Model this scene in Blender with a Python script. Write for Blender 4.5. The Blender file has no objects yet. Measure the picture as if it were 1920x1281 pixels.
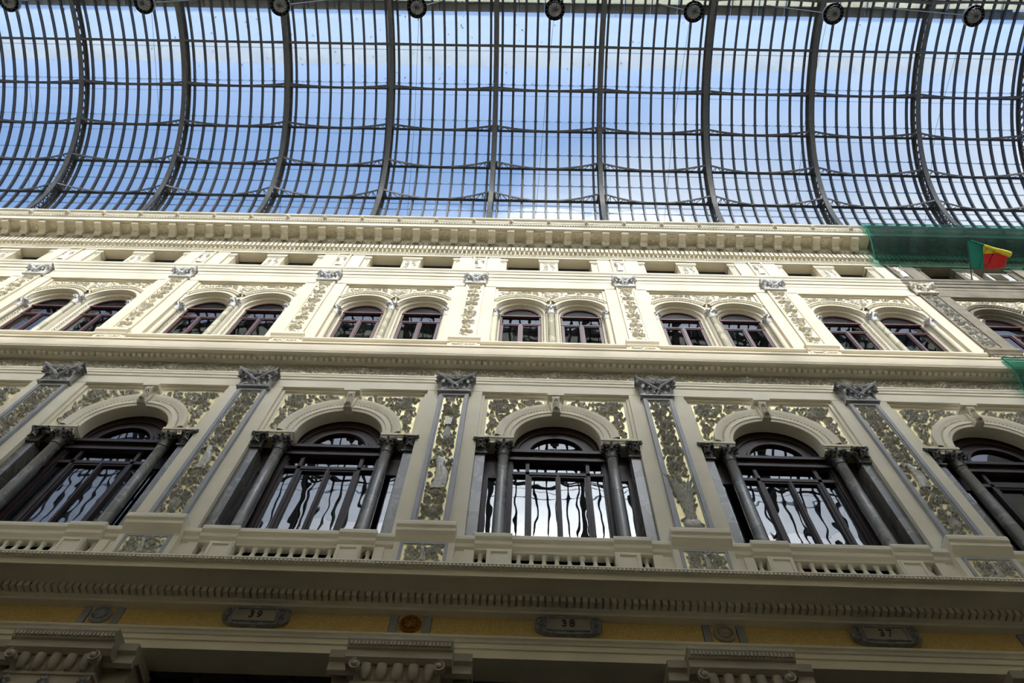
import bpy, bmesh, math, random
from mathutils import Vector, Matrix
PI = math.pi
sc = bpy.context.scene
C = sc.collection
W = 5.0                                   # bay width of the arcade

# ------------------------------------------------------------------ camera
cam = bpy.data.cameras.new('camera'); cam.sensor_width = 36; cam.lens = 27.0; cam.clip_end = 500
co = bpy.data.objects.new('camera', cam); C.objects.link(co)
R_ = Vector((0.99955196, -0.01301021, 0.02695591)); U_ = Vector((-0.02334264, -0.90254833, 0.42995538)); D_ = Vector((-0.01873521, 0.43039196, 0.90244764))
m = Matrix((R_, U_, -D_)).transposed().to_4x4(); m.translation = Vector((1.7507, -9.4, 1.6))
co.matrix_world = m
sc.camera = co

# ------------------------------------------------------------------ sky, sun, exposure
SUN = Vector((0.10, -1.0, 0.80)).normalized()
w = bpy.data.worlds.new('sky'); sc.world = w; w.use_nodes = True
nt = w.node_tree; nt.nodes.clear()
def N(t, typ, **kw):
    n = t.nodes.new(typ)
    for k, v in kw.items(): setattr(n, k, v)
    return n
out = N(nt, 'ShaderNodeOutputWorld'); bg = N(nt, 'ShaderNodeBackground')
sky = N(nt, 'ShaderNodeTexSky'); sky.sky_type = 'NISHITA'; sky.sun_disc = False
sky.sun_elevation = math.asin(SUN.z); sky.sun_rotation = math.atan2(SUN.x, SUN.y)
sky.air_density = 1.0; sky.dust_density = 0.9; sky.ozone_density = 1.5
tc = N(nt, 'ShaderNodeTexCoord'); mp = N(nt, 'ShaderNodeMapping'); mp.inputs['Location'].default_value = (3.1, 1.7, 0.4)
nz = N(nt, 'ShaderNodeTexNoise'); nz.inputs['Scale'].default_value = 2.0; nz.inputs['Detail'].default_value = 4; nz.inputs['Roughness'].default_value = .5
rp = N(nt, 'ShaderNodeValToRGB'); rp.color_ramp.elements[0].position = .46; rp.color_ramp.elements[1].position = .72
mx = N(nt, 'ShaderNodeMix', data_type='RGBA')
mx.inputs[7].default_value = (6.6, 6.8, 7.0, 1)
hz = N(nt, 'ShaderNodeMix', data_type='RGBA'); hz.inputs[0].default_value = .40; hz.inputs[7].default_value = (1.5, 4.3, 10.0, 1)
nt.links.new(tc.outputs['Generated'], mp.inputs['Vector']); nt.links.new(mp.outputs[0], nz.inputs['Vector'])
nt.links.new(rp.outputs[0], mx.inputs[0])
nt.links.new(sky.outputs[0], hz.inputs[6]); nt.links.new(hz.outputs[2], mx.inputs[6])
dt = N(nt, 'ShaderNodeVectorMath', operation='DOT_PRODUCT'); dt.inputs[1].default_value = tuple(SUN)
nrm = N(nt, 'ShaderNodeVectorMath', operation='NORMALIZE'); nt.links.new(tc.outputs['Generated'], nrm.inputs[0]); nt.links.new(nrm.outputs[0], dt.inputs[0])
G = .88                                             # forward scattering of summer haze round the sun (Henyey-Greenstein)
m1 = N(nt, 'ShaderNodeMath', operation='MULTIPLY_ADD'); m1.inputs[1].default_value = -2*G; m1.inputs[2].default_value = 1+G*G; nt.links.new(dt.outputs['Value'], m1.inputs[0])
m2 = N(nt, 'ShaderNodeMath', operation='POWER'); m2.inputs[1].default_value = -1.5; nt.links.new(m1.outputs[0], m2.inputs[0])
m3 = N(nt, 'ShaderNodeMath', operation='MULTIPLY'); m3.inputs[1].default_value = (1-G*G)*5.3; nt.links.new(m2.outputs[0], m3.inputs[0])
hc = N(nt, 'ShaderNodeVectorMath', operation='SCALE'); hc.inputs[0].default_value = (1.0, 1.0, 1.0); nt.links.new(m3.outputs[0], hc.inputs['Scale'])
ad = N(nt, 'ShaderNodeVectorMath', operation='ADD'); nt.links.new(mx.outputs[2], ad.inputs[0]); nt.links.new(hc.outputs[0], ad.inputs[1])
d2 = N(nt, 'ShaderNodeVectorMath', operation='DOT_PRODUCT'); d2.inputs[1].default_value = (.40, .75, .53); nt.links.new(nrm.outputs[0], d2.inputs[0])
m4 = N(nt, 'ShaderNodeMath', operation='MULTIPLY_ADD'); m4.inputs[1].default_value = 1.8; m4.inputs[2].default_value = -1.8*.745; nt.links.new(d2.outputs['Value'], m4.inputs[0])
m5 = N(nt, 'ShaderNodeMath', operation='ADD'); nt.links.new(nz.outputs[0], m5.inputs[0]); nt.links.new(m4.outputs[0], m5.inputs[1]); nt.links.new(m5.outputs[0], rp.inputs[0])
nt.links.new(ad.outputs[0], bg.inputs['Color']); nt.links.new(bg.outputs[0], out.inputs[0])
bg.inputs['Strength'].default_value = 0.090
sl = bpy.data.lights.new('sun', 'SUN'); sl.energy = 2.5; sl.angle = math.radians(3.2); sl.color = (1.0, .955, .87)
so = bpy.data.objects.new('sun', sl); C.objects.link(so); so.rotation_euler = SUN.to_track_quat('Z', 'Y').to_euler()
sc.view_settings.view_transform = 'Standard'; sc.view_settings.look = 'None'
sc.view_settings.gamma = 1; sc.view_settings.use_curve_mapping = False
sc.view_settings.exposure = 0.55

# ------------------------------------------------------------------ materials
def mat(name, col, rough=.7, metal=0., var=.12, vscale=3., bump=0., bscale=40., col2=None, spec=.5, coat=0.):
    M = bpy.data.materials.new(name); M.use_nodes = True
    t = M.node_tree; b = t.nodes['Principled BSDF']
    b.inputs['Roughness'].default_value = rough; b.inputs['Metallic'].default_value = metal
    b.inputs['Specular IOR Level'].default_value = spec; b.inputs['Coat Weight'].default_value = coat
    c = N(t, 'ShaderNodeTexCoord'); n = N(t, 'ShaderNodeTexNoise'); n.inputs['Scale'].default_value = vscale; n.inputs['Detail'].default_value = 5
    t.links.new(c.outputs['Object'], n.inputs['Vector'])
    r = N(t, 'ShaderNodeValToRGB'); r.color_ramp.elements[0].position = .3; r.color_ramp.elements[1].position = .7
    a = col2 if col2 else tuple(x*(1-var) for x in col); z = col if col2 else tuple(min(1, x*(1+var)) for x in col)
    r.color_ramp.elements[0].color = (*a, 1); r.color_ramp.elements[1].color = (*z, 1)
    t.links.new(n.outputs[0], r.inputs[0]); t.links.new(r.outputs[0], b.inputs['Base Color'])
    if bump:
        n2 = N(t, 'ShaderNodeTexNoise'); n2.inputs['Scale'].default_value = bscale; n2.inputs['Detail'].default_value = 4
        t.links.new(c.outputs['Object'], n2.inputs['Vector'])
        bp = N(t, 'ShaderNodeBump'); bp.inputs['Strength'].default_value = bump; bp.inputs['Distance'].default_value = .02
        t.links.new(n2.outputs[0], bp.inputs['Height']); t.links.new(bp.outputs[0], b.inputs['Normal'])
    return M
def simple_glass(name, tint, refl, rough=.0, veil=0., veilcol=(.8, .85, .9), wave=0.):
    M = bpy.data.materials.new(name); M.use_nodes = True
    t = M.node_tree; t.nodes.clear()
    o = N(t, 'ShaderNodeOutputMaterial'); tr = N(t, 'ShaderNodeBsdfTransparent'); tr.inputs[0].default_value = (*tint, 1)
    gl = N(t, 'ShaderNodeBsdfGlossy'); gl.inputs['Roughness'].default_value = rough
    m1 = N(t, 'ShaderNodeMixShader'); m1.inputs[0].default_value = refl
    t.links.new(tr.outputs[0], m1.inputs[1]); t.links.new(gl.outputs[0], m1.inputs[2])
    last = m1
    if wave:
        c = N(t, 'ShaderNodeTexCoord'); n = N(t, 'ShaderNodeTexNoise'); n.inputs['Scale'].default_value = 1.5; n.inputs['Detail'].default_value = 1.0
        mpp = N(t, 'ShaderNodeMapping'); mpp.inputs['Scale'].default_value = (1.3, 1, .8)
        oi = N(t, 'ShaderNodeObjectInfo'); av = N(t, 'ShaderNodeVectorMath'); 
        sc2 = N(t, 'ShaderNodeVectorMath', operation='SCALE'); t.links.new(oi.outputs['Location'], sc2.inputs[0]); sc2.inputs['Scale'].default_value = 3.7
        t.links.new(c.outputs['Object'], av.inputs[0]); t.links.new(sc2.outputs[0], av.inputs[1])
        t.links.new(av.outputs[0], mpp.inputs[0]); t.links.new(mpp.outputs[0], n.inputs['Vector'])
        bp = N(t, 'ShaderNodeBump'); bp.inputs['Strength'].default_value = 1.0; bp.inputs['Distance'].default_value = wave
        t.links.new(n.outputs[0], bp.inputs['Height']); t.links.new(bp.outputs[0], gl.inputs['Normal'])
    if veil:
        df = N(t, 'ShaderNodeBsdfTranslucent'); df.inputs[0].default_value = (*veilcol, 1)
        c = N(t, 'ShaderNodeTexCoord'); n = N(t, 'ShaderNodeTexNoise'); n.inputs['Scale'].default_value = 1.3; n.inputs['Detail'].default_value = 5
        t.links.new(c.outputs['Object'], n.inputs['Vector'])
        mr = N(t, 'ShaderNodeMapRange'); mr.inputs[3].default_value = veil*.6; mr.inputs[4].default_value = veil*1.4
        t.links.new(n.outputs[0], mr.inputs[0])
        m2 = N(t, 'ShaderNodeMixShader'); t.links.new(mr.outputs[0], m2.inputs[0])
        t.links.new(m1.outputs[0], m2.inputs[1]); t.links.new(df.outputs[0], m2.inputs[2]); last = m2
    t.links.new(last.outputs[0], o.inputs[0])
    return M
M = {}
M['cream'] = mat('cream_stucco', (.735, .665, .515), .75, var=.05, vscale=1.2, bump=.06, bscale=25)
M['cream2'] = mat('cream_stucco_shade_lifted', (.88, .82, .665), .75, var=.05, vscale=1.2, bump=.06, bscale=25)  # same stucco, colour lifted to stand in for light on shaded walls
M['old'] = mat('unrestored_stucco', (.23, .20, .15), .85, var=.22, vscale=2.2, bump=.12, bscale=22)
M['grey'] = mat('grey_relief', (.62, .60, .54), .5, var=.25, vscale=16, bump=.2, bscale=60, metal=.15)
M['pale'] = mat('pale_relief', (.82, .77, .67), .6, var=.22, vscale=14, bump=.15, bscale=60)
M['palegrey'] = mat('pale_grey_capital', (.68, .67, .66), .55, var=.22, vscale=12, bump=.15, bscale=60)
M['capital'] = mat('dark_grey_capital', (.36, .36, .365), .45, var=.25, vscale=14, bump=.2, bscale=50, metal=.1)
M['darkcap'] = mat('bronze_capital', (.085, .08, .07), .4, var=.35, vscale=15, bump=.2, bscale=50, metal=.3)
M['lav'] = mat('grey_pilaster_frame', (.37, .375, .40), .5, var=.08, vscale=3, bump=.05, bscale=40)
M['gold'] = mat('gold_leaf', (.98, .84, .46), .45, var=.1, vscale=9, metal=.4, bump=.1, bscale=40)
M['palegold'] = mat('pale_gold_ground', (.86, .74, .46), .5, var=.1, vscale=9, metal=.2)
M['wood'] = mat('dark_brown_wood', (.034, .020, .020), .45, var=.2, vscale=8, spec=.3)
M['maroon'] = mat('maroon_window_paint', (.085, .028, .030), .4, var=.12, vscale=6)
M['steel'] = mat('painted_roof_steel', (.100, .092, .078), .55, var=.22, vscale=5, bump=.15, bscale=30)
M['steel2'] = mat('dark_glazing_bar_steel', (.055, .055, .055), .5, var=.2, vscale=6)
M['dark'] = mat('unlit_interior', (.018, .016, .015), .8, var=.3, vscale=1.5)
M['blind'] = mat('white_blind', (.70, .70, .66), .8, var=.08, vscale=5)
M['stone'] = mat('ground_floor_stone', (.42, .375, .285), .7, var=.1, vscale=2, bump=.08, bscale=25)
M['floor'] = mat('marble_floor', (.10, .078, .05), .35, var=.2, vscale=.8)
M['lampblack'] = mat('black_lamp_metal', (.045, .045, .043), .4, metal=.4, var=.2, vscale=8)
M['lampglass'] = mat('lamp_glass', (.30, .30, .29), .15, var=.15, vscale=9)
M['green'] = mat('flag_green', (.010, .235, .16), .8, var=.06, vscale=6)
M['yellow'] = mat('flag_yellow', (.80, .68, .06), .8, var=.06, vscale=6)
M['red'] = mat('flag_red', (.70, .03, .035), .8, var=.06, vscale=6)
M['ac'] = mat('white_plastic', (.62, .61, .58), .5, var=.08, vscale=5)
M['planks'] = mat('brown_walkway_boards', (.30, .25, .19), .8, var=.2, vscale=5)
M['leafdry'] = mat('dry_leaf', (.05, .045, .03), .8, var=.3, vscale=8)
M['glass'] = simple_glass('roof_glass', (.93, .95, .96), .03, .3, veil=.10, veilcol=(.75, .83, .92))
M['frost'] = simple_glass('greyish_roof_glass', (.78, .80, .80), .05, .1, veil=.24, veilcol=(.70, .72, .68))  # greyer and more translucent than the other roof panes
M['pane'] = simple_glass('window_glass', (.42, .43, .44), .13, .0, wave=.004)
M['upane'] = simple_glass('upper_window_glass', (.62, .64, .66), .16, .0, wave=.005)
M['upane2'] = simple_glass('dusty_lunette_glass', (.30, .30, .30), .18, .25, veil=.35, veilcol=(.5, .5, .47))
M['zinc'] = simple_glass('pale_glass_joint', (.50, .58, .66), .04, .2, veil=.3, veilcol=(.6, .65, .68))
M['sheet'] = simple_glass('cream_roof_sheeting', (.30, .29, .24), .02, .5, veil=.7, veilcol=(.62, .61, .52))
M['net'] = simple_glass('green_safety_net', (.17, .46, .40), .02, .6, veil=.17, veilcol=(.06, .50, .42))

def marble(name, base, dark, vein):
    X = bpy.data.materials.new(name); X.use_nodes = True; t = X.node_tree; b = t.nodes['Principled BSDF']
    b.inputs['Roughness'].default_value = .22
    c = N(t, 'ShaderNodeTexCoord'); oi = N(t, 'ShaderNodeObjectInfo'); av = N(t, 'ShaderNodeVectorMath')
    t.links.new(c.outputs['Object'], av.inputs[0]); t.links.new(oi.outputs['Location'], av.inputs[1])
    n = N(t, 'ShaderNodeTexNoise'); n.inputs['Scale'].default_value = 1.6; n.inputs['Detail'].default_value = 8; n.inputs['Distortion'].default_value = .8
    t.links.new(av.outputs[0], n.inputs['Vector'])
    r = N(t, 'ShaderNodeValToRGB'); e = r.color_ramp.elements
    e[0].position = .30; e[0].color = (*dark, 1); e[1].position = .62; e[1].color = (*base, 1)
    x = e.new(.505); x.color = (*dark, 1); x = e.new(.52); x.color = (*vein, 1); x = e.new(.54); x.color = (*base, 1)
    t.links.new(n.outputs[0], r.inputs[0]); t.links.new(r.outputs[0], b.inputs['Base Color'])
    return X
M['marble'] = marble('grey_marble', (.225, .215, .195), (.175, .168, .152), (.30, .288, .26))
M['cmarble'] = marble('cream_marble', (.56, .51, .36), (.42, .38, .25), (.66, .62, .48))
def mosaic():
    X = bpy.data.materials.new('gold_mosaic'); X.use_nodes = True; t = X.node_tree; b = t.nodes['Principled BSDF']
    b.inputs['Roughness'].default_value = .45; b.inputs['Metallic'].default_value = .0
    c = N(t, 'ShaderNodeTexCoord'); mpg = N(t, 'ShaderNodeMapping'); mpg.inputs['Rotation'].default_value = (PI/2, 0, 0)
    br = N(t, 'ShaderNodeTexBrick'); br.offset = 0; br.inputs['Scale'].default_value = 1; br.inputs['Brick Width'].default_value = .035; br.inputs['Row Height'].default_value = .035
    br.inputs['Mortar Size'].default_value = .003; br.inputs['Color1'].default_value = (1.0, .76, .30, 1); br.inputs['Color2'].default_value = (.86, .60, .20, 1); br.inputs['Mortar'].default_value = (.48, .31, .10, 1)
    t.links.new(c.outputs['Object'], mpg.inputs[0]); t.links.new(mpg.outputs[0], br.inputs['Vector'])
    t.links.new(br.outputs[0], b.inputs['Base Color'])
    return X
M['mosaic'] = mosaic()

# ------------------------------------------------------------------ mesh builder
class MB:
    def __init__(s): s.v = []; s.f = []
    def add(s, vs, fs):
        o = len(s.v); s.v += [tuple(p) for p in vs]; s.f += [tuple(i+o for i in q) for q in fs]
    def box(s, x0, x1, y0, y1, z0, z1):
        s.add([(x0,y0,z0),(x1,y0,z0),(x1,y1,z0),(x0,y1,z0),(x0,y0,z1),(x1,y0,z1),(x1,y1,z1),(x0,y1,z1)],
              [(0,3,2,1),(4,5,6,7),(0,1,5,4),(1,2,6,5),(2,3,7,6),(3,0,4,7)])
    def taper(s, x0, x1, y0, y1, z0, z1, dx, dy):      # box whose top is larger by dx, dy
        s.add([(x0,y0,z0),(x1,y0,z0),(x1,y1,z0),(x0,y1,z0),(x0-dx,y0-dy,z1),(x1+dx,y0-dy,z1),(x1+dx,y1,z1),(x0-dx,y1,z1)],
              [(0,3,2,1),(4,5,6,7),(0,1,5,4),(1,2,6,5),(2,3,7,6),(3,0,4,7)])
    def prism(s, prof, x0, x1):                        # closed (y,z) outline run along X
        n = len(prof)
        s.add([(x0,y,z) for y,z in prof]+[(x1,y,z) for y,z in prof],
              [(i,(i+1)%n,n+(i+1)%n,n+i) for i in range(n)]+[tuple(range(n))[::-1], tuple(range(n,2*n))])
    def plate(s, poly, y0, y1):                        # closed (x,z) outline with thickness
        n = len(poly)
        s.add([(x,y0,z) for x,z in poly]+[(x,y1,z) for x,z in poly],
              [(i,(i+1)%n,n+(i+1)%n,n+i) for i in range(n)]+[tuple(range(n)), tuple(range(n,2*n))[::-1]])
    def grid(s, rows, closed=False):
        a, b = len(rows), len(rows[0]); vs = [p for r in rows for p in r]; fs = []
        for i in range(a-1):
            for j in range(b if closed else b-1):
                k = (j+1) % b
                fs.append((i*b+j, i*b+k, (i+1)*b+k, (i+1)*b+j))
        s.add(vs, fs)
    def lathe(s, prof, cx, cy, z0=0, n=20, a0=0, a1=2*PI):
        full = abs(a1-a0-2*PI) < 1e-6
        rows = [[(cx+r*math.cos(a0+(a1-a0)*k/n), cy+r*math.sin(a0+(a1-a0)*k/n), z0+z) for k in range(n if full else n+1)] for r, z in prof]
        s.grid(rows, full)
    def tube(s, path, rad, n=5):
        rows = []
        L = len(path)
        for i, p in enumerate(path):
            p = Vector(p); a = Vector(path[max(0,i-1)]); b = Vector(path[min(L-1,i+1)]); t = (b-a).normalized()
            ref = Vector((0,0,1)) if abs(t.z) < .9 else Vector((0,1,0))
            e1 = t.cross(ref).normalized(); e2 = t.cross(e1)
            r = rad[i] if isinstance(rad, (list, tuple)) else rad
            rows.append([tuple(p+e1*r*math.cos(2*PI*k/n)+e2*r*math.sin(2*PI*k/n)) for k in range(n)])
        s.grid(rows, True); 
        b = len(s.v)
        s.f.append(tuple(range(b-n, b))); s.f.append(tuple(range(b-n*L, b-n*L+n))[::-1])
    def dome(s, c, r, h, axis=(0,-1,0), n=8, m_=3):
        ax = Vector(axis).normalized(); ref = Vector((0,0,1)) if abs(ax.z) < .9 else Vector((1,0,0))
        e1 = ax.cross(ref).normalized(); e2 = ax.cross(e1); c = Vector(c)
        rows = []
        for i in range(m_+1):
            a = i/m_*PI/2*.97
            rows.append([tuple(c+(e1*math.cos(2*PI*k/n)+e2*math.sin(2*PI*k/n))*r*math.cos(a)+ax*h*math.sin(a)) for k in range(n)])
        s.grid(rows, True); b = len(s.v); s.f.append(tuple(range(b-n, b)))
    def arch(s, prof, cx, zs, zb=None, n=24, a0=0., a1=PI):   # (r,y) profile swept along jambs + arch
        path = []
        if zb is not None: path.append((1, 0, zb))
        for i in range(n+1):
            a = a1+(a0-a1)*i/n; path.append((-math.cos(a)*-1, math.sin(a), zs))
        if zb is not None: path.append((-1, 0, zb))
        rows = []
        if zb is not None:
            rows.append([(cx-r, y, zb) for r, y in prof])
        for i in range(n+1):
            a = a1+(a0-a1)*i/n
            rows.append([(cx+r*math.cos(a), y, zs+r*math.sin(a)) for r, y in prof])
        if zb is not None:
            rows.append([(cx+r, y, zb) for r, y in prof])
        s.grid(rows)
    def arched_panel(s, x0, x1, z0, z1, arcs, y0, y1, n=20):  # wall strip with round-headed holes (cx,r,zs); open below
        xs = [x0]
        cur = x0
        for cx, r, zs in arcs:
            s.box(cur, cx-r, y0, y1, z0, z1)
            for i in range(n):
                a = PI-PI*i/n; b = PI-PI*(i+1)/n
                xa, za, xb, zb = cx+r*math.cos(a), zs+r*math.sin(a), cx+r*math.cos(b), zs+r*math.sin(b)
                s.add([(xa,y0,za),(xb,y0,zb),(xb,y0,z1),(xa,y0,z1),(xa,y1,za),(xb,y1,zb)], [(0,1,2,3),(0,4,5,1)])
            cur = cx+r
        s.box(cur, x1, y0, y1, z0, z1)
    def shift(s, dx=0, dy=0, dz=0): s.v = [(x+dx,y+dy,z+dz) for x,y,z in s.v]; return s
    def mesh(s, name, material, smooth=None):
        me = bpy.data.meshes.new(name); me.from_pydata(s.v, [], s.f); me.update()
        bm = bmesh.new(); bm.from_mesh(me); bmesh.ops.recalc_face_normals(bm, faces=bm.faces); bm.to_mesh(me); bm.free()
        me.materials.append(M[material] if isinstance(material, str) else material)
        if smooth:
            me.shade_smooth(); me.set_sharp_from_angle(angle=math.radians(smooth))
        return me
def obj(name, me, parent=None, loc=(0,0,0), rot=(0,0,0), kind=None, label=None, cat=None, group=None):
    o = bpy.data.objects.new(name, me); C.objects.link(o); o.location = loc; o.rotation_euler = rot
    if parent: o.parent = parent
    if kind: o['kind'] = kind
    if label: o['label'] = label
    if cat: o['category'] = cat
    if group: o['group'] = group
    return o
ORD = ['', 'second ', 'third ', 'fourth ', 'fifth ', 'sixth ', 'seventh ', 'eighth ', 'ninth ', 'tenth ']
def nth(i, n):
    if i == 0: return 'leftmost'
    if i == n-1: return 'rightmost'
    return (ORD[i].strip()+' from left')

# ------------------------------------------------------------------ carved ornament, drawn in (u, v) on a wall facing -Y, height h towards the viewer
def P3(u, v, h): return (u, -h, v)
def leaf(mb, u, v, ang, L, wd, h, curl=.0, lob=.25):
    ca, sa = math.cos(ang), math.sin(ang); rows = []
    for i in range(6):
        t = i/5; wv = wd*math.sin(PI*min(1, .12+t*.88))**.7*(1+lob*math.cos(t*PI*5))
        bend = curl*t*t*L
        cu, cv = u+ca*L*t-sa*bend, v+sa*L*t+ca*bend
        hh = h*(.45+.55*math.sin(PI*t*.85))
        rows.append([P3(cu-sa*wv*k, cv+ca*wv*k, hh*(1-.75*abs(k))) for k in (-1, -.45, 0, .45, 1)] if False else
                    [P3(cu-sa*wv*-1, cv+ca*wv*-1, hh*.15), P3(cu, cv, hh), P3(cu-sa*wv, cv+ca*wv, hh*.15)])
    mb.grid(rows)
def scroll(mb, u, v, r, sgn=1, ph=0., turns=1.6, th=.05, h=.05, n=22):
    rows = []
    for i in range(n+1):
        t = i/n; a = ph+sgn*turns*2*PI*t; rr = r*(1-t)**.8+r*.10
        k = th*(1-.55*t)
        rows.append([P3(u+(rr+k)*math.cos(a), v+(rr+k)*math.sin(a), 0), P3(u+rr*math.cos(a), v+rr*math.sin(a), h*(.7+.3*t)), P3(u+(rr-k)*math.cos(a), v+(rr-k)*math.sin(a), 0)])
    mb.grid(rows)
def rosette(mb, u, v, r, h, n=6, ph=0.):
    for k in range(n):
        leaf(mb, u, v, ph+2*PI*k/n, r, r*.36, h, lob=.1)
    mb.dome(P3(u, v, 0), r*.33, h*1.25, n=7, m_=2)
def fill(mb, inside, u0, u1, v0, v1, dens, L, h, rng, taken=None):
    pts = taken if taken is not None else []
    tries = int(dens*(u1-u0)*(v1-v0)/(L*L)*12); md = L*.56
    for _ in range(tries):
        u = rng.uniform(u0, u1); v = rng.uniform(v0, v1)
        if not inside(u, v): continue
        if any((u-a)**2+(v-b)**2 < md*md for a, b in pts): continue
        a = rng.uniform(0, 2*PI); l = L*rng.uniform(.7, 1.15)
        if not inside(u+l*math.cos(a), v+l*math.sin(a)): continue
        pts.append((u, v))
        if rng.random() < .16: mb.dome(P3(u, v, 0), l*.28, h*.9, n=6, m_=2)
        else: leaf(mb, u, v, a, l, l*.30, h*rng.uniform(.7, 1.1), curl=rng.uniform(-.5, .5))
def rinceau(mb, u0, u1, v0, v1, rng, h):              # running scroll for a frieze
    H = v1-v0; r = H*.40; step = H*1.35; n = max(1, int((u1-u0)/step)); step = (u1-u0)/n
    for i in range(n):
        u = u0+(i+.5)*step; vm = (v0+v1)/2; s = 1 if i % 2 else -1
        scroll(mb, u, vm, r, s, PI/2*s, 1.5, H*.07, h)
        rosette(mb, u, vm, r*.42, h*1.15, 6, rng.random())
        for k in range(9):
            a = rng.uniform(0, 2*PI); leaf(mb, u+r*.9*math.cos(a), vm+r*.75*math.sin(a), a+rng.uniform(-.9, .9), H*.30, H*.10, h*1.1, rng.uniform(-.6, .6))
        for k in range(4): leaf(mb, u+step*.5+rng.uniform(-.1,.1)*H, vm+rng.uniform(-.25,.25)*H, rng.uniform(0, 2*PI), H*.32, H*.11, h, rng.uniform(-.5,.5))
def figure(mb, u, v, Hh, h):                          # draped standing figure in relief
    prof = [(0,.19,.05),(.06,.20,.06),(.2,.175,.08),(.36,.165,.10),(.48,.155,.10),(.56,.115,.08),(.64,.125,.085),(.72,.15,.09),(.78,.13,.075),(.815,.05,.05),(.845,.045,.05)]
    rows = []
    for t, wd, hh in prof:
        row = []
        sway = .05*math.sin(t*5.2)*Hh
        for k in range(15):
            a = PI*k/14; fold = 1+.16*math.sin(k*2.6+t*6)*(1 if t < .6 else .35)
            row.append(P3(u+sway+wd*Hh*.62*math.cos(a), v+t*Hh, h*1.5*hh/.1*math.sin(a)*fold+.004))
        rows.append(row)
    mb.grid(rows)
    hu = u+.05*math.sin(.9*5.2)*Hh
    mb.dome(P3(hu, v+.905*Hh, .0), .062*Hh, h*1.6, n=10, m_=4)
    for s in (-1, 1):
        mb.tube([P3(u+s*.08*Hh, v+.77*Hh, h*.9), P3(u+s*.16*Hh, v+.66*Hh, h*1.1), P3(u+s*(.06 if s > 0 else .17)*Hh, v+(.56 if s > 0 else .80)*Hh, h*1.5)], [.036*Hh, .03*Hh, .022*Hh], 6)
def tall_relief(hw, v0, v1, seed, variant, h=.07):
    mb = MB(); rng = random.Random(seed); taken = []
    ins = lambda u, v: abs(u) < hw*.95 and v0+.02 < v < v1-.02
    H = v1-v0
    def block(cu, cv, r):
        for k in range(24):
            a = rng.uniform(0, 2*PI); q = r*math.sqrt(rng.random()); taken.append((cu+q*math.cos(a), cv+q*math.sin(a)*1.0))
    def pair(cv, r):
        for s in (-1, 1):
            scroll(mb, s*hw*.5, cv, r, s, PI/2+s*PI/2, 1.5, r*.19, h*1.2); rosette(mb, s*hw*.5, cv, r*.45, h*1.2)
            block(s*hw*.5, cv, r*.9)
            leaf(mb, s*hw*.1, cv-r*.5, PI/2-s*.8, r*1.5, r*.35, h*1.3, -s*.3)
    def spray(cv, L, n=9):
        for k in range(n):
            a = PI/2+(k-(n-1)/2)*min(.27, math.asin(min(1, hw*.92/L))/(n/2)); leaf(mb, 0, cv, a, L*(1-.05*abs(k-(n-1)/2)), min(L*.13, .06), h*1.5, .25*(1 if k < n/2 else -1))
        block(0, cv+L*.4, L*.4)
    if variant == 0:
        pair(v0+.30, hw*.48); spray(v0+.12, hw*1.1, 7); pair(v0+.62, hw*.42); rosette(mb, 0, v0+.82, .09, h*1.4)
        figure(mb, 0, v0+.98, 1.36, h); block(0, v0+1.3, .2); block(0, v0+1.7, .2); block(0, v0+2.1, .14)
        pair(v0+2.75, hw*.40); rosette(mb, 0, v0+2.72, .12, h*1.4); leaf(mb, 0, v0+2.85, PI/2, .5, .10, h*1.6); block(0, v0+3.05, .12)
        mb.plate([(-.07, v0+3.32), (.07, v0+3.32), (.09, v0+3.62), (-.09, v0+3.62)], -h*1.5, 0); block(0, v0+3.5, .12)
        rosette(mb, 0, v0+4.0, .15, h*1.7, 8); pair(v0+4.2, hw*.34)
    elif variant == 1:
        for k in range(5): spray(v0+.08+.04*k, .42+.26*k, 9-k)
        mb.dome(P3(0, v0+.1, 0), hw*.8, h*1.2, n=10); scroll(mb, -hw*.35, v0+1.5, hw*.5, -1, PI, 1.2, .05, h*1.4); block(0, v0+1.4, .25)
        for j, cv in enumerate((2.0, 2.55, 3.1, 3.65, 4.2)):
            rosette(mb, (.03 if j % 2 else -.03), v0+cv, .15, h*1.7, 7, j*.4); block(0, v0+cv, .12); pair(v0+cv+.25, hw*.30)
    elif variant == 2:
        spray(v0+.08, hw*1.5, 9); pair(v0+.55, hw*.45)
        for j, cv in enumerate((1.05, 2.55, 3.2, 3.85, 4.3)):
            rosette(mb, 0, v0+cv, .13, h*1.5, 6, j*.5); block(0, v0+cv, .1); pair(v0+cv+.3, hw*.36)
        figure(mb, -.02, v0+1.45, 1.0, h); block(0, v0+1.7, .16); block(0, v0+2.0, .14)
    else:
        n = int(H/(hw*1.5))
        for j in range(n):
            cv = v0+(j+.5)*H/n
            if j % 2: pair(cv, hw*.40)
            else: spray(cv-.12, hw*.9, 7)
            rosette(mb, 0, cv+.02, hw*.3, h*1.4, 6, j)
    mb.tube([P3(0, v0+.02, h*.3), P3(.012, (v0+v1)/2, h*.3), P3(0, v1-.05, h*.3)], .014, 4)
    fill(mb, ins, -hw, hw, v0, v1, 1.0 if variant < 3 else .35, .115 if variant < 3 else .15, h, rng, taken)
    return mb
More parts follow.
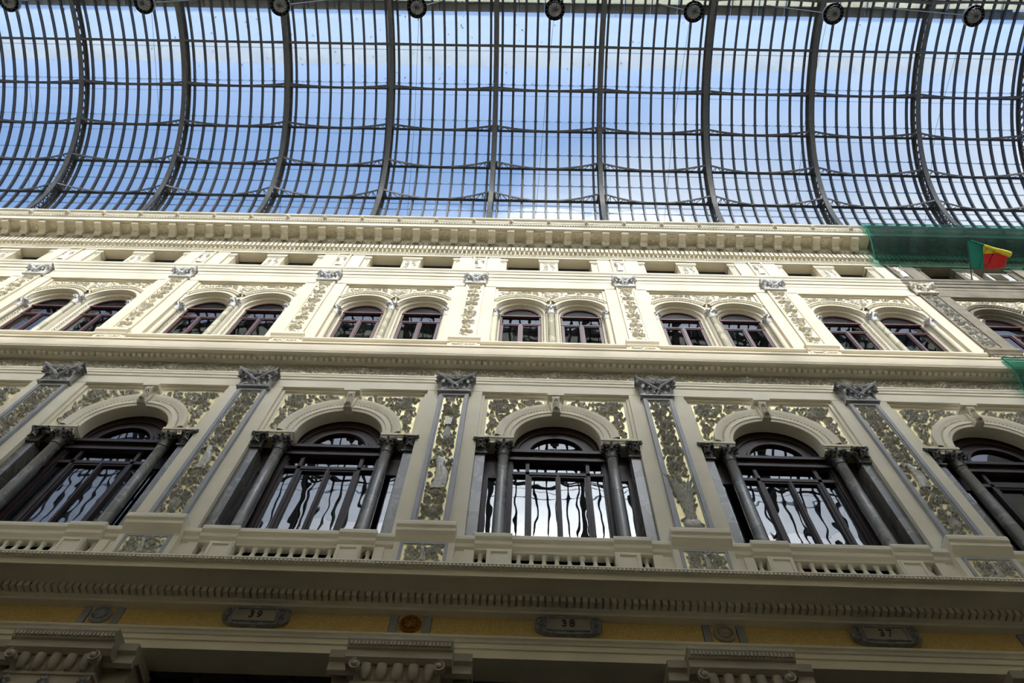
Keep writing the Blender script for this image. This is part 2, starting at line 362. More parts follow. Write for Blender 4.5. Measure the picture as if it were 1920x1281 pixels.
def panel_relief(hw, v0, v1, seed, h=.05):
    mb = MB(); rng = random.Random(seed); H = v1-v0; taken = []
    for s in (-1, 1):
        scroll(mb, s*hw*.52, (v0+v1)/2, min(hw*.4, H*.42), s, 0, 1.5, .03, h*1.2); rosette(mb, s*hw*.52, (v0+v1)/2, .07, h*1.3)
        taken += [(s*hw*.52, (v0+v1)/2)]
    figure(mb, 0, v0+.02, H*.95, h)
    fill(mb, lambda u, v: abs(u) < hw*.96 and v0+.01 < v < v1-.01, -hw, hw, v0, v1, 1.0, .11, h, rng, taken)
    return mb

# ------------------------------------------------------------------ capitals
def leaf3(mb, base, out, side, L, wd, bend, up=(0,0,1)):
    B = Vector(base); O = Vector(out).normalized(); S = Vector(side).normalized(); Z = Vector(up); rows = []
    for i in range(6):
        t = i/5; x = bend*(t**2.2); zz = L*(math.sin(t*PI*.58)/math.sin(PI*.5)) if t < .87 else L*(1.0-(t-.87)*1.6)
        wv = wd*(.75+.35*math.sin(PI*t))*(1-.55*t**4)*(1+.18*math.cos(t*16))
        c = B+O*x+Z*zz
        rows.append([tuple(c-S*wv), tuple(c-S*wv*.5+O*wd*.22), tuple(c+O*wd*.10), tuple(c+S*wv*.5+O*wd*.22), tuple(c+S*wv)])
    mb.grid(rows)
def volute(mb, c, e1, e2, r, th, wd, turns=1.7, n=16, sgn=1):
    c = Vector(c); e1 = Vector(e1).normalized(); e2 = Vector(e2).normalized(); nrm = e1.cross(e2); rows = []
    for i in range(n+1):
        t = i/n; a = PI/2-sgn*turns*2*PI*t; rr = r*(1-.85*t)
        p = c+e1*rr*math.cos(a)+e2*rr*math.sin(a); q = c+e1*(rr-th)*math.cos(a)+e2*(rr-th)*math.sin(a)
        rows.append([tuple(p-nrm*wd), tuple(p+nrm*wd), tuple(q+nrm*wd*.7), tuple(q-nrm*wd*.7)])
    mb.grid(rows, True)
def capital_flat(w0, w1, h, d0=.10, dc=.36):
    mb = MB()
    mb.box(-w0-.045, w0+.045, -d0-.045, .02, 0, .05)
    mb.taper(-w0, w0, -d0, .02, .05, h*.84, w0*.05, .07)
    for k in range(5):
        x = -w0+w0*2*(k+.5)/5; leaf3(mb, (x, -d0, .05), (0,-1,0), (1,0,0), h*.42, w0*.19, .10)
    for k in range(4):
        x = -w0*.8+w0*1.6*(k+.5)/4; leaf3(mb, (x, -d0-.02, h*.18), (0,-1,0), (1,0,0), h*.52, w0*.17, .12)
    for s in (-1, 1):
        leaf3(mb, (s*w0, -d0, h*.1), (s*.8,-.6,0), (.6,s*.8,0), h*.6, w0*.2, .15)
        mb.tube([(s*.05, -d0-.10, h*.30), (s*w0*.45, -d0-.15, h*.52), (s*w0*.85, -d0-.18, h*.72), (s*w1*.92, -dc+.05, h*.90)], [.02, .03, .04, .05], 6)
        mb.tube([(-s*.10, -d0-.11, h*.18), (s*w0*.10, -d0-.13, h*.36), (s*w0*.5, -d0-.14, h*.66)], [.015, .025, .02], 5)
        volute(mb, (s*w1*.82, -dc+.10, h*.72), (s*.75, -.66, 0), (0,0,1), h*.17, .03, .045, sgn=1)
        volute(mb, (s*w0*.22, -d0-.12, h*.70), (s, 0, 0), (0,0,1), h*.11, .02, .03, sgn=-1)
    n = 14; top = []; 
    for i in range(n+1):
        t = -1+2*i/n; top.append((w1*t, -(d0+.10)-(dc-d0-.10)*abs(t)**2.6))
    rows = [[(x*.95, y+.035, h*.86) for x, y in top], [(x, y, h*.90) for x, y in top], [(x*1.03, y-.02, h) for x, y in top], [(x*1.0, .02, h) for x, y in top]]
    mb.grid(rows); mb.grid([[(x*.95, y+.035, h*.86) for x, y in top], [(x*.9, .02, h*.86) for x, y in top]])
    rz = MB(); rosette(rz, 0, 0, h*.17, .07, 6, .3); mb.add([(x, y-d0-.07, z+h*.86) for x, y, z in rz.v], rz.f)
    return mb
def capital_round(r0, wtop, h):
    mb = MB()
    mb.lathe([(r0*1.0, 0), (r0*1.16, .015), (r0*1.16, .04), (r0, .055), (r0*1.0, h*.3), (r0*1.1, h*.6), (r0*1.4, h*.86), (r0*1.2, h*.88)], 0, 0, 0, 16)
    for ring, (z, L, bd, off) in enumerate(((.05, h*.40, .07, 0), (h*.22, h*.46, .10, .5))):
        for k in range(8):
            a = 2*PI*(k+off)/8; o = (math.cos(a), math.sin(a), 0); sd = (-math.sin(a), math.cos(a), 0)
            leaf3(mb, (r0*1.02*o[0], r0*1.02*o[1], z), o, sd, L, r0*.36, bd)
    for k in range(4):
        a = PI/4+k*PI/2; o = Vector((math.cos(a), math.sin(a), 0)); c = o*(wtop*1.12)+Vector((0,0,h*.74))
        volute(mb, c, o, (0,0,1), h*.15, .025, .03)
        mb.tube([tuple(o*r0*1.1+Vector((0,0,h*.45))), tuple(o*r0*1.5+Vector((0,0,h*.72))), tuple(o*wtop*1.2+Vector((0,0,h*.86)))], [.015, .025, .03], 5)
    rowb, rowt = [], []
    for k in range(4):
        a = PI/4+k*PI/2; b = a+PI/2
        pa = Vector((math.cos(a), math.sin(a)))*wtop*1.38; pb = Vector((math.cos(b), math.sin(b)))*wtop*1.38
        for i in range(6):
            t = i/6; p = pa.lerp(pb, t); p = p*(1-.17*math.sin(PI*t)); rowb.append((p.x*.95, p.y*.95, h*.87)); rowt.append((p.x, p.y, h))
    mb.grid([rowb, rowt], True); nb = len(rowb); b = len(mb.v); mb.f.append(tuple(range(b-nb, b))); mb.f.append(tuple(range(b-2*nb, b-nb))[::-1])
    for k in range(4):
        a = k*PI/2; mb.dome((math.cos(a)*wtop*.98, math.sin(a)*wtop*.98, h*.90), .035, .04, (math.cos(a), math.sin(a), 0), 6, 2)
    return mb

# bays: pilaster i stands at X = i*W; bay k lies between pilasters k and k+1
UB = range(-4, 4); LB = range(-3, 3); OLD = 3      # bays from OLD on are unrestored in the upper storeys
XL, XR, XS = -26.0, 24.0, 14.62                     # ends of the long mouldings; where the restored part stops
YW = -14.9                                          # face of the opposite wall
# ------------------------------------------------------------------ the shell of the arcade
mb = MB(); mb.box(XL, XR, YW-.5, 1.5, -.3, 0)
floor = obj('floor', mb.mesh('floor', 'floor'), kind='structure')
mb = MB(); mb.box(XL, XR, YW-1.2, YW, 0, 31.4)
mb.prism([(YW,28.4),(YW+.1,28.5),(YW+.25,29.4),(YW+.8,29.55),(YW+.8,29.85),(YW+.98,30.2),(YW,30.3)], XL, XR)
mb.prism([(YW,18.7),(YW+.45,19.5),(YW+.45,19.95),(YW,20.2)], XL, XR); mb.prism([(YW,10.9),(YW+.75,11.0),(YW+.8,11.3),(YW,11.5)], XL, XR)
for i in range(-5, 5): mb.box(i*W-.5, i*W+.5, YW, YW+.15, 0, 28.4)
wall_back = obj('wall_back', mb.mesh('wall_back', 'cream2'), kind='structure')
mb = MB(); mb.box(XL-.5, XL, YW-1, 1.5, 0, 33); obj('wall_left', mb.mesh('wall_left', 'cream2'), kind='structure')
mb = MB(); mb.box(XR, XR+.5, YW-1, 1.5, 0, 33); obj('wall_right', mb.mesh('wall_right', 'cream2'), kind='structure')
wall = obj('wall_front', None, kind='structure')
mb = MB(); mb.box(XL, XR, 1.1, 1.5, 0, 31.4); mb.box(XL, XR, .55, 1.1, 18.5, 21.1); mb.box(XL, XR, .55, 1.1, 26.0, 27.1); mb.box(XL, XR, .5, 1.1, 28.5, 30.3); mb.box(XL, XR, .5, 1.1, 10.4, 12.5); mb.box(XL, XR, 1.0, 1.1, 30.3, 31.4)
mb.box(XL, -15.68, .1, 1.1, 0, 20.2); mb.box(15.68, XR, .1, 1.1, 0, 20.2); mb.box(XL, -20.68, .1, 1.1, 20.0, 30.2); mb.box(20.68, XR, .1, 1.1, 20.0, 30.2)
obj('backing_wall', mb.mesh('backing_wall', 'cream2'), wall)

# ------------------------------------------------------------------ wall fabric of one bay
def bay_frame(x0, x1, z0, z1, ya, yb, t):            # raised fillet round the three visible sides of a recess
    mb = MB(); mb.box(x0, x0+t, ya, yb, z0, z1); mb.box(x1-t, x1, ya, yb, z0, z1); mb.box(x0, x1, ya, yb, z1-t, z1); return mb
ZS, AR = 16.57, .985                                  # springing and radius of the big arches
mb = MB(); mb.box(-.68, .68, 0, .6, 11.95, 18.36); lowpier = mb.mesh('pier', 'cream2')
mb = MB(); mb.arched_panel(.68, 4.32, 16.42, 18.36, [(2.5, AR, ZS)], .13, .40); 
fr = bay_frame(.68, 4.32, 16.42, 18.36, .07, .14, .07); mb.add(fr.v, fr.f)
lowpanel = mb.mesh('arch_panel', 'cream2', 40)
mb = MB()
mb.arch([(.985,.40),(.985,.10),(1.02,.08),(1.06,.08),(1.07,.055),(1.16,.055),(1.18,.075),(1.25,.06),(1.29,.045),(1.35,.02),(1.42,.02),(1.42,.14)], 2.5, ZS-.12, None, 40)
lowarch = mb.mesh('archivolt', 'cream2', 30)
mb = MB()
for i in range(46):
    a = PI*(i+.5)/46; mb.dome((2.5+1.215*math.cos(a), .066, ZS-.12+1.215*math.sin(a)), .026, .02, n=5, m_=2)
lowbead = mb.mesh('bead_moulding', 'cream2')
mb = MB()
for s in (0, 1):
    a, b = (.66, 1.515) if s == 0 else (3.485, 4.34)
    mb.box(a, b, .05, .48, 16.36, 16.44); mb.box(a, b-.02 if s == 0 else b, .08, .48, 16.31, 16.36); mb.box(a, b-.04 if s == 0 else b, .10, .48, 16.22, 16.31)
lowimp = mb.mesh('impost', 'cream2')
# spandrel reliefs
def spandrel(x0, x1, z1, cx, zs, r, seed, side, h=.08, L=.13):
    mb = MB(); rng = random.Random(seed)
    ins = lambda u, v: x0 < u < x1 and zs+.06 < v < z1 and (u-cx)**2+(v-zs)**2 > r*r
    cu, cv = (x0+.27, z1-.27) if side < 0 else (x1-.27, z1-.27)
    taken = []
    scroll(mb, cu, cv-.12, .17, side, PI/2, 1.6, .035, h*1.2); rosette(mb, cu, cv-.12, .09, h*1.3); rosette(mb, cu+side*.06, cv+.12, .12, h*1.3, 5)
    for k in range(26): a = rng.uniform(0, 6.3); taken.append((cu+.14*math.cos(a)*rng.random(), cv-.12+.14*math.sin(a)*rng.random()))
    fill(mb, ins, x0, x1, zs, z1, 1.0, L, h, rng, taken)
    return mb
def spandrel_ground(x0, x1, z1, cx, zs, r, y):
    pts = []
    mb = MB(); n = 14; rows = [[], []]
    for i in range(n+1):
        x = x0+(x1-x0)*i/n; d = r*r-(x-cx)**2; zz = zs+.02 if d <= 0 else zs+max(.02, math.sqrt(d))
        rows[0].append((x, y, min(zz, z1-.01))); rows[1].append((x, y, z1))
    mb.grid(rows); return mb
spL = spandrel(.86, 2.20, 18.14, 2.5, ZS-.12, 1.45, 5, -1).mesh('spandrel_relief', 'grey', 50)
spR = spandrel(2.80, 4.14, 18.14, 2.5, ZS-.12, 1.45, 8, 1).mesh('spandrel_relief', 'grey', 50)
mb = spandrel_ground(.84, 2.22, 18.16, 2.5, ZS-.12, 1.43, .118); g2 = spandrel_ground(2.78, 4.16, 18.16, 2.5, ZS-.12, 1.43, .118); mb.add(g2.v, g2.f)
spG = mb.mesh('gilded_ground', 'gold')
# upper storey bay
UC, UR, UZ = (1.56, 3.44), .80, 23.86
def upper_meshes(suf, mt, gt, rt):
    d = {}
    mb = MB(); mb.box(-.69, .69, 0, .5, 20.9, 25.56); d['pier'] = mb.mesh('pier'+suf, mt)
    mb = MB(); mb.arched_panel(.69, 4.31, 21.0, 25.56, [(UC[0], UR, UZ), (UC[1], UR, UZ)], .12, .40)
    fr = bay_frame(.69, 4.31, 23.6, 25.56, .06, .13, .09); mb.add(fr.v, fr.f); d['arch_panel'] = mb.mesh('arch_panel'+suf, mt, 40)
    mb = MB()
    for cx in UC:
        mb.arch([(.64,.40),(.64,.33),(.68,.30),(.72,.22),(.76,.20),(.78,.13),(.82,.08)], cx, UZ, 21.0, 28)
        lo = math.radians(14); mb.arch([(.82,.13),(.82,.06),(.90,.05),(.91,.07),(.94,.07),(.95,.13)], cx, UZ, None, 28, lo*.6, PI-lo*.6)
        lo = math.radians(35); mb.arch([(.97,.13),(.98,.05),(1.05,.04),(1.06,.02),(1.12,.02),(1.12,.13)], cx, UZ, None, 26, lo, PI-lo)
    d['archivolt'] = mb.mesh('archivolt'+suf, mt, 30)
    mb = MB()
    for cx in UC:
        for i in range(34):
            a = PI*(i+.5)/34; mb.dome((cx+.70*math.cos(a), .255, UZ+.70*math.sin(a)), .022, .03, n=5, m_=2)
            if abs(math.cos(a))*1.0 < .9: mb.dome((cx+1.01*math.cos(a), .045, UZ+1.01*math.sin(a)), .022, .02, n=5, m_=2)
        for i in range(22):
            for s in (-1, 1): mb.dome((cx+s*.70, .255, 21.1+i*.125), .022, .03, n=5, m_=2)
    d['bead_moulding'] = mb.mesh('bead_moulding'+suf, mt)
    rng = random.Random(21)
    ins = lambda u, v: .84 < u < 4.16 and v < 25.36 and all((u-c)**2+(v-UZ)**2 > 1.16**2 for c in UC) and v > 24.3
    mb = MB(); rosette(mb, 2.5, 25.08, .20, .06, 8); scroll(mb, 2.5, 25.08, .25, 1, 0, 1.0, .035, .05)
    fill(mb, ins, .84, 4.16, 24.2, 25.36, 1.0, .17, .07, rng, [(2.5+.2*math.cos(k), 25.08+.2*math.sin(k)) for k in range(7)])
    d['spandrel_relief'] = mb.shift(0, .118, 0).mesh('spandrel_relief'+suf, rt, 50)
    mb = MB(); rows = [[], []]
    for i in range(61):
        x = .80+3.40*i/60; z = UZ
        for c in UC:
            q = 1.12**2-(x-c)**2
            if q > 0: z = max(z, UZ+math.sqrt(q))
        rows[0].append((x, .114, z)); rows[1].append((x, .114, 25.40))
    mb.grid(rows); d['gilded_ground'] = mb.mesh('gilded_ground'+suf, gt)
    # attic: recess with two openings, a middle pier and two half piers
    mb = MB(); mb.box(-.74, .74, 0, .5, 27.0, 28.42); d['attic_wall'] = mb.mesh('attic_wall'+suf, mt)
    def apier(a, b, full):
        mb = MB(); mb.box(a, b, .07, .5, 27.0, 28.30); mb.box(a-(.05 if full else 0), b+.05 if full else b, .03, .5, 28.22, 28.42); mb.box(a-(.025 if full else 0), b+(.025 if full else 0), .05, .5, 28.17, 28.22)
        f = .06; mb.box(a+f, b-f, .055, .08, 28.08, 28.12); mb.box(a+f, a+f+.03, .055, .08, 27.2, 28.08); mb.box(b-f-.03, b-f, .055, .08, 27.2, 28.08); return mb
    d['attic_pier'] = apier(2.18, 2.82, True).mesh('attic_pier'+suf, mt)
    mb = apier(.70, .97, False); mb.box(.97, 1.01, .04, .5, 28.24, 28.42); d['attic_half_pier'] = mb.mesh('attic_half_pier'+suf, mt)
    mb = apier(4.03, 4.30, False); mb.box(3.99, 4.03, .04, .5, 28.24, 28.42); d['attic_half_pier_'] = mb.mesh('attic_half_pier_'+suf, mt)
    mb = panel_relief(.20, 27.25, 28.05, 31, .03); d['attic_relief'] = mb.shift(2.5, .068, 0).mesh('attic_relief'+suf, rt, 50)
    mb = MB(); mb.box(.74, 4.26, .37, .52, 27.0, 28.5); d['attic_window'] = mb.mesh('attic_window'+suf, 'dark'); mb = MB(); mb.box(.74, 4.26, .33, .50, 27.0, 28.02); d['attic_bounce_block'] = mb.mesh('attic_bounce_block'+suf, mt)  # second box: unseen block added to bounce light onto the opening's soffit
    mb = panel_relief(.15, 27.2, 28.2, 37, .04); d['pilaster_strip_relief'] = mb.shift(0, -.03, 0).mesh('pilaster_strip_relief'+suf, rt, 50)
    mb = MB(); mb.box(-.26, .26, -.03, .02, 27.0, 28.42); mb.box(-.26, -.19, -.06, .02, 27.0, 28.36); mb.box(.19, .26, -.06, .02, 27.0, 28.36); mb.box(-.30, .30, -.07, .02, 28.33, 28.42); d['pilaster_strip'] = mb.mesh('pilaster_strip'+suf, mt if suf else 'cream')
    return d
UM = upper_meshes('', 'cream', 'palegold', 'pale'); UO = upper_meshes('_old', 'old', 'palegold', 'pale')
for k in UB:
    D = UO if k >= OLD else UM; Dp = UM
    for nm in ('arch_panel', 'archivolt', 'bead_moulding', 'spandrel_relief', 'gilded_ground', 'attic_pier', 'attic_half_pier', 'attic_half_pier_', 'attic_relief', 'attic_window', 'attic_bounce_block'):
        obj(nm.rstrip('_'), D[nm], wall, (k*W, 0, 0))
for i in range(-4, 5):
    D = UO if i > OLD else UM
    if i == OLD:                                       # the restoration stops in the middle of this pier
        for a, b, mt in ((-.69, -.30, 'cream'), (-.30, .69, 'old')):
            mb = MB(); mb.box(a, b, 0, .5, 20.9, 25.56); obj('pier', mb.mesh('pier', mt), wall, (i*W, 0, 0))
            mb = MB(); mb.box(a*1.07, b*1.07 if b > 0 else b, 0, .5, 27.0, 28.42); obj('attic_wall', mb.mesh('attic_wall', mt), wall, (i*W, 0, 0))
        obj('pilaster_strip', UO['pilaster_strip'], wall, (i*W, 0, 0)); obj('pilaster_strip_relief', UO['pilaster_strip_relief'], wall, (i*W, 0, 0))
    else:
        for nm in ('pier', 'attic_wall', 'pilaster_strip', 'pilaster_strip_relief'): obj(nm, D[nm], wall, (i*W, 0, 0))
for k in LB:
    for nm, me in (('arch_panel', lowpanel), ('archivolt', lowarch), ('bead_moulding', lowbead), ('impost', lowimp), ('gilded_ground', spG)):
        obj(nm, me, wall, (k*W, 0, 0))
    obj('spandrel_relief', spL, wall, (k*W, .116, 0)); obj('spandrel_relief', spR, wall, (k*W, .116, 0))
for i in range(-3, 4): obj('pier', lowpier, wall, (i*W, 0, 0))

# ------------------------------------------------------------------ long mouldings
def run(parent, name, prof, x0=XL, x1=XR, split=True, m1='cream', m2='old'):
    for a, b, mt in ((x0, XS, m1), (XS, x1, m2)) if split else ((x0, x1, m1),):
        mb = MB(); mb.prism(prof, a, b); obj(name, mb.mesh(name, mt), parent)
def trim(n, label): return obj('trim_%d' % n, None, kind='structure', label=label, cat='cornice')
t1 = trim(1, 'great top cornice with scrolled brackets along the eaves under the glass roof')
run(t1, 'cornice_run', [(.5,28.42),(-.02,28.42),(-.02,28.52),(-.05,28.56),(-.05,28.62),(-.08,28.66),(-.08,29.10),(-.15,29.13),(-.16,29.20),(-.26,29.40),(-.28,29.55),(-.66,29.55),(-.66,29.58),(-.76,29.58),(-.76,29.55),(-.80,29.55),(-.80,29.80),(-.84,29.84),(-.84,29.98),(-.87,30.0),(-.90,30.10),(-.97,30.16),(-.98,30.24),(.5,30.34)], m1='cream', m2='old')
mb = MB(); rows = []
def modil():
    mb = MB()
    pr = [(-.26,29.55),(-.72,29.55),(-.735,29.48),(-.70,29.43),(-.62,29.42),(-.50,29.40),(-.40,29.34),(-.33,29.24),(-.27,29.22)]
    mb.prism(pr, -.125, .125); mb.box(-.15, .15, -.75, -.26, 29.51, 29.56)
    for s in (-1, 1):
        volute(mb, (s*.13, -.66, 29.46), (0,-1,0), (0,0,1), .05, .012, .012); volute(mb, (s*.13, -.33, 29.34), (0,1,0), (0,0,1), .085, .02, .012)
    leaf3(mb, (0, -.28, 29.23), (0,-1,0), (1,0,0), .13, .07, .16)
    return mb
MOD = modil()
modm = {'cream': MOD.mesh('modillion', 'cream'), 'old': MOD.mesh('modillion', 'old')}
mb = MB(); rosette(mb, 0, 0, .15, .05, 6); cofv = [(x, -z-.0, y) for x, y, z in mb.v]
cb = MB(); cb.add([(x, z*1.0, y) for x, y, z in mb.v], mb.f); cofm = {k: cb.mesh('coffer_rosette', k, 50) for k in ('cream', 'old')}
mb = MB(); mb.dome((0, -.90, 30.04), .075, .10, n=8); mb.box(-.06, .06, -.93, -.85, 29.96, 30.12); bosm = {k: mb.mesh('lion_boss', k, 50) for k in ('cream', 'old')}
for j in range(-31, 32):
    x = 2.5+j*W/7
    if not (-20.5 < x < 20.6): continue
    mt = 'cream' if x < XS else 'old'
    obj('modillion', modm[mt], t1, (x, 0, 0)); obj('coffer_rosette', cofm[mt], t1, (x+W/14, -.48, 29.55))
    if j % 2 == 0: obj('lion_boss', bosm[mt], t1, (x, 0, 0))
for a, b, mt in ((-20.5, XS, 'cream'), (XS, 20.5, 'old')):
    mb = MB(); n = int((b-a)/.165)
    for i in range(n): x = a+i*.165; mb.box(x+.02, x+.125, -.20, -.07, 28.74, 29.08)
    obj('dentil_row', mb.mesh('dentil_row', mt), t1, kind='stuff')
    mb = MB(); n = int((b-a)/.20)
    for i in range(n): x = a+(i+.5)*.20; mb.dome((x, -.205, 29.29), .065, .06, (0,-1,-.35), 6, 2)
    obj('egg_moulding', mb.mesh('egg_moulding', mt), t1, kind='stuff')
    mb = MB(); n = int((b-a)/.10)
    for i in range(n): x = a+i*.10; mb.box(x, x+.05, -.865, -.83, 29.85, 29.96)
    for i in range(n): x = a+i*.10; mb.dome((x, -.045, 28.59), .03, .03, n=5, m_=2)
    obj('bead_row', mb.mesh('bead_row', mt), t1, kind='stuff')
t2 = trim(2, 'moulded band and flat fascias below the attic windows')
run(t2, 'band_run', [(.5,26.02),(.5,27.06),(.04,27.02),(-.06,27.0),(-.09,26.93),(-.09,26.90),(-.09,26.82),(-.05,26.76),(-.05,26.62),(-.02,26.62),(-.02,26.55),(-.045,26.53),(-.045,26.32),(-.015,26.30),(-.015,26.10),(0,26.08),(0,25.52),(.5,25.52)])
t3 = trim(3, 'broad middle cornice in sunlight above the carved scroll frieze')
run(t3, 'cornice_run', [(.6,21.1),(.02,21.12),(-.10,21.10),(-.12,21.0),(-.08,20.95),(-.03,20.92),(-.03,20.40),(-.10,20.36),(-.10,20.28),(-.20,20.22),(-.40,20.12),(-.46,20.06),(-.46,19.98),(-.43,19.95),(-.43,19.60),(-.41,19.56),(-.41,19.53),(-.20,19.53),(-.18,19.47),(-.10,19.46),(-.08,19.44),(.01,19.44),(.01,19.02),(.6,19.02)], m2='cream')
mb = MB()
for i in range(int(40/.16)): x = -20+i*.16; mb.box(x, x+.09, -.27, -.19, 19.455, 19.53)
obj('dentil_row', mb.mesh('dentil_row', 'cream2'), t3, kind='stuff')
mb = MB()
for i in range(int(40/.11)): x = -20+i*.11; mb.box(x, x+.06, -.135, -.09, 20.29, 20.35)
obj('bead_row', mb.mesh('bead_row', 'cream'), t3, kind='stuff')
mb = MB(); mb.box(XL, XR, .0, .03, 19.0, 19.445); obj('gilded_ground', mb.mesh('gilded_ground', 'gold'), t3)
fm = []
for s in (3, 4):
    mb = MB(); rinceau(mb, 0, W, 19.05, 19.43, random.Random(s), .06); fill(mb, lambda u, v: 0 < u < W and 19.04 < v < 19.44, 0, W, 19.04, 19.44, 1.4, .13, .05, random.Random(s+9)); rosette(mb, 2.5, 19.25, .17, .09, 8); rosette(mb, .02, 19.25, .17, .09, 8)
    fm.append(mb.mesh('scroll_frieze', 'grey', 50))
for k in range(-4, 4): obj('scroll_frieze', fm[k % 2], t3, (k*W, .0, 0))
t4 = trim(4, 'stepped flat fascias under the carved scroll frieze')
run(t4, 'fascia_run', [(.6,18.36),(.6,19.04),(-.03,19.04),(-.05,19.03),(-.05,18.97),(-.03,18.95),(-.05,18.93),(-.05,18.84),(-.03,18.82),(-.03,18.73),(-.005,18.70),(-.005,18.36)], split=False, m1='cream2')
t5 = trim(5, 'shaded lower cornice with a row of dentils above the gold frieze')
run(t5, 'cornice_run', [(.6,10.86),(.6,11.9),(-.05,11.9),(-.05,11.45),(-.70,11.26),(-.84,11.235),(-.85,11.20),(-.80,11.14),(-.77,11.13),(-.76,11.12),(-.76,11.01),(-.72,11.01),(-.72,11.04),(-.40,11.04),(-.36,11.03),(-.22,11.03),(-.22,10.92),(-.16,10.90),(-.14,10.87),(0,10.86)], split=False, m1='cream2')
mb = MB()
for i in range(int(36/.065)): x = -18+i*.065; mb.box(x, x+.04, -.845, -.80, 11.15, 11.20)
obj('bead_row', mb.mesh('bead_row', 'cream2'), t5, kind='stuff')
mb = MB(); mb.box(-.038, .038, -.36, -.21, 10.93, 11.035); dm = mb.mesh('dentil', 'cream2')
for i in range(-95, 132): obj('dentil', dm, t5, (i*W/43, 0, 0))
t6 = trim(6, 'gold mosaic frieze with plain fascias above the dark shopfronts')
run(t6, 'fascia_run', [(.5,10.07),(.5,10.9),(.03,10.9),(.03,10.46),(-.08,10.45),(-.10,10.43),(-.10,10.39),(-.07,10.365),(-.05,10.33),(-.03,10.325),(-.03,10.235),(-.005,10.225),(-.005,10.07)], split=False, m1='cream2')
for k in range(-3, 4):
    mb = MB(); mb.box(.34, 4.66, .0, .035, 10.45, 10.875); obj('gold_mosaic_panel', mb.mesh('gold_mosaic_panel', 'mosaic'), t6, (k*W, 0, 0))
    mb = MB(); mb.box(-.20, .20, .0, .035, 10.45, 10.875); obj('gold_mosaic_panel', mb.mesh('gold_mosaic_panel', 'mosaic'), t6, (k*W, 0, 0))
    mb = MB(); mb.box(-.33, -.21, -.02, .035, 10.45, 10.875); mb.box(.21, .33, -.02, .035, 10.45, 10.875); obj('frieze_divider', mb.mesh('frieze_divider', 'lav'), t6, (k*W, 0, 0))

# ------------------------------------------------------------------ lower pilasters
def frame4(x0, x1, z0, z1, y0, y1, t, tb=None):
    mb = MB(); tb = tb or t
    mb.box(x0, x0+t, y0, y1, z0, z1); mb.box(x1-t, x1, y0, y1, z0, z1); mb.box(x0+t, x1-t, y0, y1, z0, z0+tb); mb.box(x0+t, x1-t, y0, y1, z1-t, z1)
    return mb
mb = frame4(-.36, .36, 13.12, 18.10, -.09, .02, .085); f2 = frame4(-.275, .275, 13.205, 18.015, -.06, .02, .03); mb.add(f2.v, f2.f); pl_frame = mb.mesh('frame', 'lav')
mb = MB(); mb.box(-.25, .25, -.03, .02, 13.2, 18.02); pl_ground = mb.mesh('gilded_ground', 'gold')
pl_rel = [tall_relief(.235, 13.26, 17.98, 40+v, v).mesh('relief', 'grey', 55) for v in range(3)]
mb = MB(); mb.box(-.42, .42, -.15, .02, 13.06, 13.12); mb.box(-.47, .47, -.20, .02, 12.99, 13.06); mb.box(-.45, .45, -.18, .02, 12.93, 12.99); pl_base = mb.mesh('base', 'lav')
pl_cap = capital_flat(.37, .49, .64, .11, .34).mesh('capital', 'capital', 50)
mb = MB(); mb.prism([(.02,12.93),(-.30,12.93),(-.32,12.88),(-.32,12.80),(-.28,12.76),(-.28,12.68),(-.22,12.62),(-.17,12.55),(-.15,12.5),(-.15,11.88),(.02,11.88)], -.545, .545)
pd_body = mb.mesh('pedestal', 'cream2')
mb = frame4(-.43, .43, 11.88, 12.49, -.175, -.14, .06); pd_frame = mb.mesh('panel_frame', 'lav')
mb = MB(); mb.box(-.37, .37, -.158, -.14, 11.93, 12.44); pd_gold = mb.mesh('panel_ground', 'gold')
pd_rel = [panel_relief(.355, 11.95, 12.43, 60+i).mesh('panel_relief', 'grey', 55) for i in range(2)]
vis = [-3, -2, -1, 0, 1, 2, 3]; var = {-3: 2, -2: 1, -1: 2, 0: 0, 1: 1, 2: 2, 3: 0}
desc = {-2: 'leafy scrolls', -1: 'small figure among scrolls', 0: 'a draped standing figure', 1: 'great upright leaf at foot', 2: 'carved scrolls'}
for i in range(-2, 3):
    lb = 'grey-framed gilded pilaster with %s, %s in the lower storey' % (desc[i], nth(i+2, 5))
    t = obj('carved_pilaster', None, None, (i*W, 0, 0), label=lb, cat='pilaster', group='lower storey pilasters')
    obj('frame', pl_frame, t); obj('gilded_ground', pl_ground, t); obj('relief', pl_rel[var[i]], t, (0, -.03, 0)); obj('base', pl_base, t)
    obj('capital', pl_cap, t, (0, 0, 18.12), label='dark grey horned leaf capital')
    p = obj('pedestal', pd_body, t); obj('panel_frame', pd_frame, p); obj('panel_ground', pd_gold, p); obj('panel_relief', pd_rel[i % 2], p, (0, -.158, 0))
